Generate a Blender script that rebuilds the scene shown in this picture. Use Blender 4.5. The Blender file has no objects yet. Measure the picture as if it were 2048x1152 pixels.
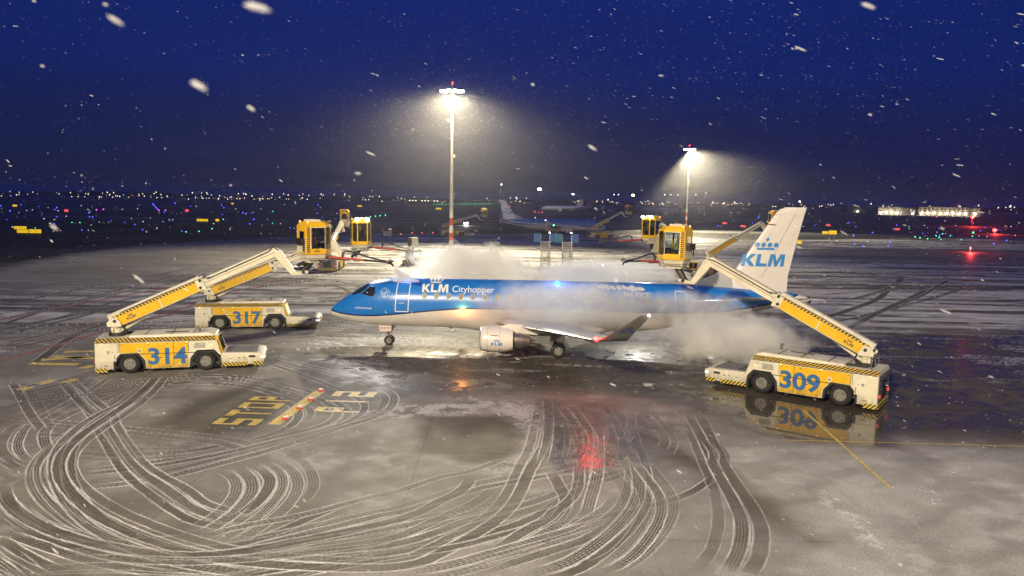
import bpy, bmesh, math, random
import numpy as np
from mathutils import Vector, Matrix
random.seed(7)
rng = np.random.default_rng(11)
S = bpy.context.scene
COL = S.collection
R = math.radians

# ------------------------------------------------------------------ camera
CAM_H, FPX, PITCH, ROLL = 9.886, 1528.3, 0.1149, 0.0179
_f = Vector((0, math.cos(PITCH), -math.sin(PITCH))); _u = Vector((0, math.sin(PITCH), math.cos(PITCH))); _r = Vector((1, 0, 0))
CR = math.cos(ROLL) * _r + math.sin(ROLL) * _u
CU = -math.sin(ROLL) * _r + math.cos(ROLL) * _u
cam = bpy.data.cameras.new('camera'); camo = bpy.data.objects.new('camera', cam); COL.objects.link(camo)
m3 = Matrix((CR, CU, -_f)).transposed()
camo.matrix_world = Matrix.Translation((0, 0, CAM_H)) @ m3.to_4x4()
cam.sensor_width = 36.0; cam.lens = 36.0 * FPX / 2048
cam.clip_start = 0.1; cam.clip_end = 12000
cam.dof.use_dof = True; cam.dof.focus_distance = 50; cam.dof.aperture_fstop = 1.9
S.camera = camo

def at(u, v, Y):            # world point at depth Y seen towards a photo pixel (2048 x 1152)
    d = _f + CR * ((u - 1024) / FPX) - CU * ((v - 576) / FPX)
    return Vector((0, 0, CAM_H)) + d * (Y / d.y)
def gnd(u, v, z=0.0):
    d = _f + CR * ((u - 1024) / FPX) - CU * ((v - 576) / FPX)
    return Vector((0, 0, CAM_H)) + d * ((z - CAM_H) / d.z)

# ------------------------------------------------------------------ render / exposure
S.view_settings.view_transform = 'Standard'; S.view_settings.look = 'None'
S.view_settings.exposure = 0.0; S.view_settings.gamma = 1.0
cy = S.cycles
cy.max_bounces = 16; cy.diffuse_bounces = 2; cy.glossy_bounces = 3; cy.transmission_bounces = 3
cy.volume_bounces = 14; cy.transparent_max_bounces = 8
cy.volume_step_rate = 0.4; cy.volume_max_steps = 256
cy.sample_clamp_indirect = 4.0; cy.sample_clamp_direct = 60.0
cy.use_denoising = True
cy.caustics_reflective = False; cy.caustics_refractive = False

# ------------------------------------------------------------------ world: deep blue dusk sky
W = bpy.data.worlds.new('World'); S.world = W; W.use_nodes = True
nt = W.node_tree; nt.nodes.clear()
def N(nt, t, **k):
    n = nt.nodes.new(t)
    for a, b in k.items(): setattr(n, a, b)
    return n
wo = N(nt, 'ShaderNodeOutputWorld'); wb = N(nt, 'ShaderNodeBackground'); tc = N(nt, 'ShaderNodeTexCoord')
sx = N(nt, 'ShaderNodeSeparateXYZ'); rp = N(nt, 'ShaderNodeValToRGB')
nt.links.new(tc.outputs['Generated'], sx.inputs[0]); nt.links.new(sx.outputs['Z'], rp.inputs[0])
cr = rp.color_ramp; cr.interpolation = 'EASE'
cr.elements[0].position = 0.0; cr.elements[0].color = (0.0060, 0.0085, 0.030, 1)
cr.elements[1].position = 0.33; cr.elements[1].color = (0.0018, 0.0160, 0.165, 1)
e = cr.elements.new(0.07); e.color = (0.0045, 0.0100, 0.066, 1)
e = cr.elements.new(0.17); e.color = (0.0022, 0.0135, 0.125, 1)
cn = N(nt, 'ShaderNodeTexNoise'); cn.inputs['Scale'].default_value = 2.2; cn.inputs['Detail'].default_value = 3
mpc = N(nt, 'ShaderNodeMapping'); mpc.inputs['Scale'].default_value = (1, 1, 3)
nt.links.new(tc.outputs['Generated'], mpc.inputs[0]); nt.links.new(mpc.outputs[0], cn.inputs[0])
mr = N(nt, 'ShaderNodeMapRange'); mr.inputs[3].default_value = 0.82; mr.inputs[4].default_value = 1.18
nt.links.new(cn.outputs[0], mr.inputs[0])
vm = N(nt, 'ShaderNodeVectorMath', operation='SCALE'); nt.links.new(rp.outputs[0], vm.inputs[0]); nt.links.new(mr.outputs[0], vm.inputs['Scale'])
nt.links.new(vm.outputs[0], wb.inputs[0]); wb.inputs[1].default_value = 1.0
nt.links.new(wb.outputs[0], wo.inputs[0])

# ------------------------------------------------------------------ lamps of the apron (floodlights on masts, one added fill)
def spot(name, loc, target, power, col, size, ang, blend=0.5, parent=None):
    l = bpy.data.lights.new(name, 'SPOT'); l.energy = power; l.color = col; l.shadow_soft_size = size
    l.spot_size = R(ang); l.spot_blend = blend
    o = bpy.data.objects.new(name, l); COL.objects.link(o); o.location = loc
    o.rotation_euler = (Vector(target) - Vector(loc)).to_track_quat('-Z', 'Y').to_euler()
    if parent: o.parent = parent
    return o
def point(name, loc, power, col, size=0.05, parent=None):
    l = bpy.data.lights.new(name, 'POINT'); l.energy = power; l.color = col; l.shadow_soft_size = size
    o = bpy.data.objects.new(name, l); COL.objects.link(o); o.location = loc
    if parent: o.parent = parent
    return o
HAZE = 0.00020
spot('offscreen_floodlight', (-26, -30, 34), (0, 36, 0), 352000, (1.0, 0.85, 0.58), 0.9, 74, 1.0)
spot('offscreen_floodlight', (44, -28, 32), (14, 38, 0), 90000, (1.0, 0.85, 0.60), 0.9, 120, 0.6)  # unseen second lamp, added to brighten the right side

# ------------------------------------------------------------------ helpers
MATS = {}
def mat(name, col, rough=0.5, metal=0.0, var=0.10, scale=2.5, bump=0.0, bscale=40, emit=None, estr=0.0, coat=0.0, alpha=None):
    if name in MATS: return MATS[name]
    m = bpy.data.materials.new(name); m.use_nodes = True; t = m.node_tree; b = t.nodes['Principled BSDF']
    b.inputs['Roughness'].default_value = rough; b.inputs['Metallic'].default_value = metal
    if coat: b.inputs['Coat Weight'].default_value = coat; b.inputs['Coat Roughness'].default_value = 0.08
    c4 = (*col, 1)
    if var > 0:
        tx = N(t, 'ShaderNodeTexCoord'); nz = N(t, 'ShaderNodeTexNoise'); nz.inputs['Scale'].default_value = scale; nz.inputs['Detail'].default_value = 6
        nz.inputs['Roughness'].default_value = 0.65
        t.links.new(tx.outputs['Object'], nz.inputs[0])
        g = N(t, 'ShaderNodeMapRange'); g.inputs[1].default_value = 0.3; g.inputs[2].default_value = 0.7
        g.inputs[3].default_value = 1 - var * 1.5; g.inputs[4].default_value = 1 + var * 0.5
        t.links.new(nz.outputs[0], g.inputs[0])
        v = N(t, 'ShaderNodeVectorMath', operation='SCALE'); v.inputs[0].default_value = col
        t.links.new(g.outputs[0], v.inputs['Scale']); t.links.new(v.outputs[0], b.inputs['Base Color'])
        g2 = N(t, 'ShaderNodeMapRange'); g2.inputs[3].default_value = max(0.02, rough - 0.12); g2.inputs[4].default_value = min(1, rough + 0.15)
        t.links.new(nz.outputs[0], g2.inputs[0]); t.links.new(g2.outputs[0], b.inputs['Roughness'])
    else:
        b.inputs['Base Color'].default_value = c4
    if bump > 0:
        tx = N(t, 'ShaderNodeTexCoord'); nz = N(t, 'ShaderNodeTexNoise'); nz.inputs['Scale'].default_value = bscale
        t.links.new(tx.outputs['Object'], nz.inputs[0])
        bp = N(t, 'ShaderNodeBump'); bp.inputs['Strength'].default_value = bump; bp.inputs['Distance'].default_value = 0.02
        t.links.new(nz.outputs[0], bp.inputs['Height']); t.links.new(bp.outputs[0], b.inputs['Normal'])
    if emit:
        b.inputs['Emission Color'].default_value = (*emit, 1); b.inputs['Emission Strength'].default_value = estr
        m.cycles.emission_sampling = 'NONE'
    MATS[name] = m; return m
def stripes(name, ca, cb, period, vec, rough=0.5, duty=0.5):
    if name in MATS: return MATS[name]
    m = bpy.data.materials.new(name); m.use_nodes = True; t = m.node_tree; b = t.nodes['Principled BSDF']
    b.inputs['Roughness'].default_value = rough
    tx = N(t, 'ShaderNodeTexCoord'); d = N(t, 'ShaderNodeVectorMath', operation='DOT_PRODUCT'); d.inputs[1].default_value = vec
    t.links.new(tx.outputs['Object'], d.inputs[0])
    q = N(t, 'ShaderNodeMath', operation='DIVIDE'); q.inputs[1].default_value = period; t.links.new(d.outputs['Value'], q.inputs[0])
    fr = N(t, 'ShaderNodeMath', operation='FRACT'); t.links.new(q.outputs[0], fr.inputs[0])
    gt = N(t, 'ShaderNodeMath', operation='GREATER_THAN'); gt.inputs[1].default_value = duty; t.links.new(fr.outputs[0], gt.inputs[0])
    mx = N(t, 'ShaderNodeMix', data_type='RGBA'); t.links.new(gt.outputs[0], mx.inputs[0])
    mx.inputs[6].default_value = (*ca, 1); mx.inputs[7].default_value = (*cb, 1)
    nz = N(t, 'ShaderNodeTexNoise'); nz.inputs['Scale'].default_value = 6; nz.inputs['Detail'].default_value = 5; t.links.new(tx.outputs['Object'], nz.inputs[0])
    g = N(t, 'ShaderNodeMapRange'); g.inputs[3].default_value = 0.7; g.inputs[4].default_value = 1.15; t.links.new(nz.outputs[0], g.inputs[0])
    v = N(t, 'ShaderNodeVectorMath', operation='SCALE'); t.links.new(mx.outputs[2], v.inputs[0]); t.links.new(g.outputs[0], v.inputs['Scale'])
    t.links.new(v.outputs[0], b.inputs['Base Color']); MATS[name] = m; return m
def glass(name, tint=(0.55, 0.62, 0.66), refl=0.12):
    if name in MATS: return MATS[name]
    m = bpy.data.materials.new(name); m.use_nodes = True; t = m.node_tree; t.nodes.clear()
    o = N(t, 'ShaderNodeOutputMaterial'); mx = N(t, 'ShaderNodeMixShader'); tr = N(t, 'ShaderNodeBsdfTransparent'); gl = N(t, 'ShaderNodeBsdfGlossy')
    tr.inputs[0].default_value = (*tint, 1); gl.inputs[1].default_value = 0.06; gl.inputs[0].default_value = (0.9, 0.95, 1, 1)
    fr = N(t, 'ShaderNodeFresnel'); fr.inputs[0].default_value = 1.5
    ad = N(t, 'ShaderNodeMath', operation='ADD'); ad.inputs[1].default_value = refl; t.links.new(fr.outputs[0], ad.inputs[0])
    t.links.new(ad.outputs[0], mx.inputs[0]); t.links.new(tr.outputs[0], mx.inputs[1]); t.links.new(gl.outputs[0], mx.inputs[2]); t.links.new(mx.outputs[0], o.inputs[0])
    MATS[name] = m; return m
def emis(name, col, s):
    return mat(name, (0.02, 0.02, 0.02), 0.4, var=0, emit=col, estr=s)

def V(*a): return Vector(a)
class MB:
    def __init__(s): s.bm = bmesh.new(); s.mi = 0
    def face(s, vs, mi=None):
        try: f = s.bm.faces.new(vs)
        except ValueError: return None
        f.material_index = s.mi if mi is None else mi; return f
    def hexa(s, pts, mi=None):        # 8 points: bottom loop 0-3, top loop 4-7
        v = [s.bm.verts.new(p) for p in pts]
        for q in ((3, 2, 1, 0), (4, 5, 6, 7), (0, 1, 5, 4), (1, 2, 6, 5), (2, 3, 7, 6), (3, 0, 4, 7)): s.face([v[i] for i in q], mi)
        return s
    def box(s, a, b, mi=None):
        (x0, y0, z0), (x1, y1, z1) = a, b
        return s.hexa([(x0, y0, z0), (x1, y0, z0), (x1, y1, z0), (x0, y1, z0), (x0, y0, z1), (x1, y0, z1), (x1, y1, z1), (x0, y1, z1)], mi)
    def cbox(s, c, d, mi=None):
        return s.box((c[0] - d[0] / 2, c[1] - d[1] / 2, c[2] - d[2] / 2), (c[0] + d[0] / 2, c[1] + d[1] / 2, c[2] + d[2] / 2), mi)
    def tube(s, p, q, r0, r1=None, n=10, mi=None, cap=True):
        p, q = Vector(p), Vector(q); r1 = r0 if r1 is None else r1
        d = (q - p).normalized(); a = d.orthogonal().normalized(); b = d.cross(a)
        A = [s.bm.verts.new(p + (a * math.cos(t) + b * math.sin(t)) * r0) for t in [2 * math.pi * i / n for i in range(n)]]
        B = [s.bm.verts.new(q + (a * math.cos(t) + b * math.sin(t)) * r1) for t in [2 * math.pi * i / n for i in range(n)]]
        for i in range(n): s.face([A[i], A[(i + 1) % n], B[(i + 1) % n], B[i]], mi)
        if cap: s.face(A[::-1], mi); s.face(B, mi)
        return s
    def path(s, pts, r, n=8, mi=None):
        for i in range(len(pts) - 1):
            s.tube(pts[i], pts[i + 1], r if not isinstance(r, (list, tuple)) else r[i], r if not isinstance(r, (list, tuple)) else r[i + 1], n, mi)
        return s
    def prism(s, poly, f, t0, t1, mi=None):     # poly 2-D -> f(u,v,t)
        A = [s.bm.verts.new(f(u, v, t0)) for u, v in poly]; B = [s.bm.verts.new(f(u, v, t1)) for u, v in poly]
        n = len(poly); s.face(A[::-1], mi); s.face(B, mi)
        for i in range(n): s.face([A[i], A[(i + 1) % n], B[(i + 1) % n], B[i]], mi)
        return s
    def loft(s, rings, mi=None, cap=True, closed=True):
        L = [[s.bm.verts.new(p) for p in r] for r in rings]; n = len(L[0])
        for i in range(len(L) - 1):
            for j in range(n if closed else n - 1): s.face([L[i][j], L[i][(j + 1) % n], L[i + 1][(j + 1) % n], L[i + 1][j]], mi)
        if cap: s.face(L[0][::-1], mi); s.face(L[-1], mi)
        return s
    def lathe(s, prof, o, axis, n=24, mi=None, cap=True):   # prof: (dist along axis, radius)
        o, ax = Vector(o), Vector(axis).normalized(); a = ax.orthogonal().normalized(); b = ax.cross(a)
        rings = [[o + ax * h + (a * math.cos(2 * math.pi * i / n) + b * math.sin(2 * math.pi * i / n)) * max(r, 1e-4) for i in range(n)] for h, r in prof]
        return s.loft(rings, mi, cap)
    def ball(s, c, r, n=8, mi=None, sc=(1, 1, 1)):
        rings = []
        for i in range(n + 1):
            a = math.pi * i / n; rr = max(math.sin(a), 0.02)
            rings.append([(c[0] + r * sc[0] * rr * math.cos(b), c[1] + r * sc[1] * rr * math.sin(b), c[2] - r * sc[2] * math.cos(a)) for b in [2 * math.pi * k / (2 * n) for k in range(2 * n)]])
        return s.loft(rings, mi)
    def build(s, name, mats, parent=None, smooth=None, bevel=0.0, loc=None, rot=None, recalc=True):
        if recalc: bmesh.ops.recalc_face_normals(s.bm, faces=s.bm.faces)
        me = bpy.data.meshes.new(name); s.bm.to_mesh(me); s.bm.free()
        if not isinstance(mats, (list, tuple)): mats = [mats]
        for m in mats: me.materials.append(m)
        if smooth is not None:
            me.shade_smooth(); me.set_sharp_from_angle(angle=R(smooth))
        o = bpy.data.objects.new(name, me); COL.objects.link(o)
        if parent: o.parent = parent
        if loc is not None: o.location = loc
        if rot is not None: o.rotation_euler = rot
        if bevel:
            b = o.modifiers.new('bevel', 'BEVEL'); b.width = bevel; b.segments = 2; b.limit_method = 'ANGLE'; b.angle_limit = R(40)
        return o
def tag(o, label=None, cat=None, group=None, kind=None):
    for k, v in (('label', label), ('category', cat), ('group', group), ('kind', kind)):
        if v: o[k] = v
    return o
def empty(name, loc, rz=0.0, label=None, cat=None, group=None):
    o = bpy.data.objects.new(name, None); COL.objects.link(o); o.location = loc; o.rotation_euler = (0, 0, rz); o.empty_display_size = 0.3
    return tag(o, label, cat, group)
def copy_tree(o, parent=None):
    c = o.copy(); COL.objects.link(c)
    if parent: c.parent = parent
    for ch in list(o.children):
        if ch.type in ('MESH', 'EMPTY', 'LIGHT'): copy_tree(ch, c)
    return c

# ---- lettering as flat 2-D outlines
_tc = {}
def text2d(body, w=None, h=1.0, bold=0.0, shear=0.0):
    key = (body, bold, shear)
    if key not in _tc:
        cu = bpy.data.curves.new('lettering', 'FONT'); cu.body = body; cu.fill_mode = 'FRONT'; cu.offset = bold; cu.shear = shear; cu.resolution_u = 4
        o = bpy.data.objects.new('lettering', cu); COL.objects.link(o)
        dg = bpy.context.evaluated_depsgraph_get(); dg.update()
        me = bpy.data.meshes.new_from_object(o.evaluated_get(dg))
        vs = [(v.co.x, v.co.y) for v in me.vertices]; fs = [tuple(p.vertices) for p in me.polygons]
        bpy.data.objects.remove(o); bpy.data.curves.remove(cu); bpy.data.meshes.remove(me)
        _tc[key] = (vs, fs)
    vs, fs = _tc[key]
    x0 = min(v[0] for v in vs); x1 = max(v[0] for v in vs); y0 = min(v[1] for v in vs); y1 = max(v[1] for v in vs)
    sy = h / (y1 - y0); sxx = (w / (x1 - x0)) if w else sy
    return [((v[0] - x0) * sxx, (v[1] - y0) * sy) for v in vs], fs
KLM_K = [(0, 0), (0, 1), (.30, 1), (.30, .60), (.66, 1), (1.04, 1), (.60, .54), (1.10, 0), (.70, 0), (.37, .40), (.30, .33), (.30, 0)]
KLM_L = [(0, 0), (0, 1), (.30, 1), (.30, .25), (.88, .25), (.88, 0)]
KLM_M = [(0, 0), (.06, 1), (.46, 1), (.67, .42), (.88, 1), (1.28, 1), (1.34, 0), (1.04, 0), (1.01, .68), (.77, 0), (.57, 0), (.33, .68), (.30, 0)]
def polys2d(polys):
    bm = bmesh.new()
    for p in polys: bm.faces.new([bm.verts.new((x, y, 0)) for x, y in p])
    bmesh.ops.triangulate(bm, faces=bm.faces); bm.verts.index_update()
    r = [(v.co.x, v.co.y) for v in bm.verts], [tuple(v.index for v in f.verts) for f in bm.faces]; bm.free(); return r
def circ(cx, cy_, r, n=14): return [(cx + r * math.cos(2 * math.pi * i / n), cy_ + r * math.sin(2 * math.pi * i / n)) for i in range(n)]
def klm2d(w, crown=True, crown_gap=0.22):
    L = [[(x, y) for x, y in KLM_K], [(x + 1.16, y) for x, y in KLM_L], [(x + 2.14, y) for x, y in KLM_M]]
    if crown:
        b = 1 + crown_gap
        L += [[(1.02, b), (2.42, b), (2.42, b + .18), (1.02, b + .18)]]
        L += [circ(.98 + .50 * i, b + .42, .19) for i in range(4)]
        L += [[(1.66, b + .70), (1.78, b + .70), (1.78, b + 1.02), (1.66, b + 1.02)], [(1.56, b + .81), (1.655, b + .81), (1.655, b + .91), (1.56, b + .91)], [(1.785, b + .81), (1.88, b + .81), (1.88, b + .91), (1.785, b + .91)]]
    k = w / 3.48
    return polys2d([[(x * k, y * k) for x, y in p] for p in L])
def stamp(mb, t2, f, mi=0, cut=None):    # add 2-D outline through map f(u,v); cut = spacing in v for curved surfaces
    vs, fs = t2; bm = bmesh.new(); bv = [bm.verts.new((u, v, 0)) for u, v in vs]
    for q in fs:
        try: bm.faces.new([bv[i] for i in q])
        except ValueError: pass
    if cut:
        lo = min(v for _, v in vs); hi = max(v for _, v in vs); z = lo + cut
        while z < hi:
            bmesh.ops.bisect_plane(bm, geom=bm.verts[:] + bm.edges[:] + bm.faces[:], plane_co=(0, z, 0), plane_no=(0, 1, 0)); z += cut
    mp = {v: mb.bm.verts.new(f(v.co.x, v.co.y)) for v in bm.verts}
    for fc in bm.faces: mb.face([mp[v] for v in fc.verts], mi)
    bm.free(); return mb
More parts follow.
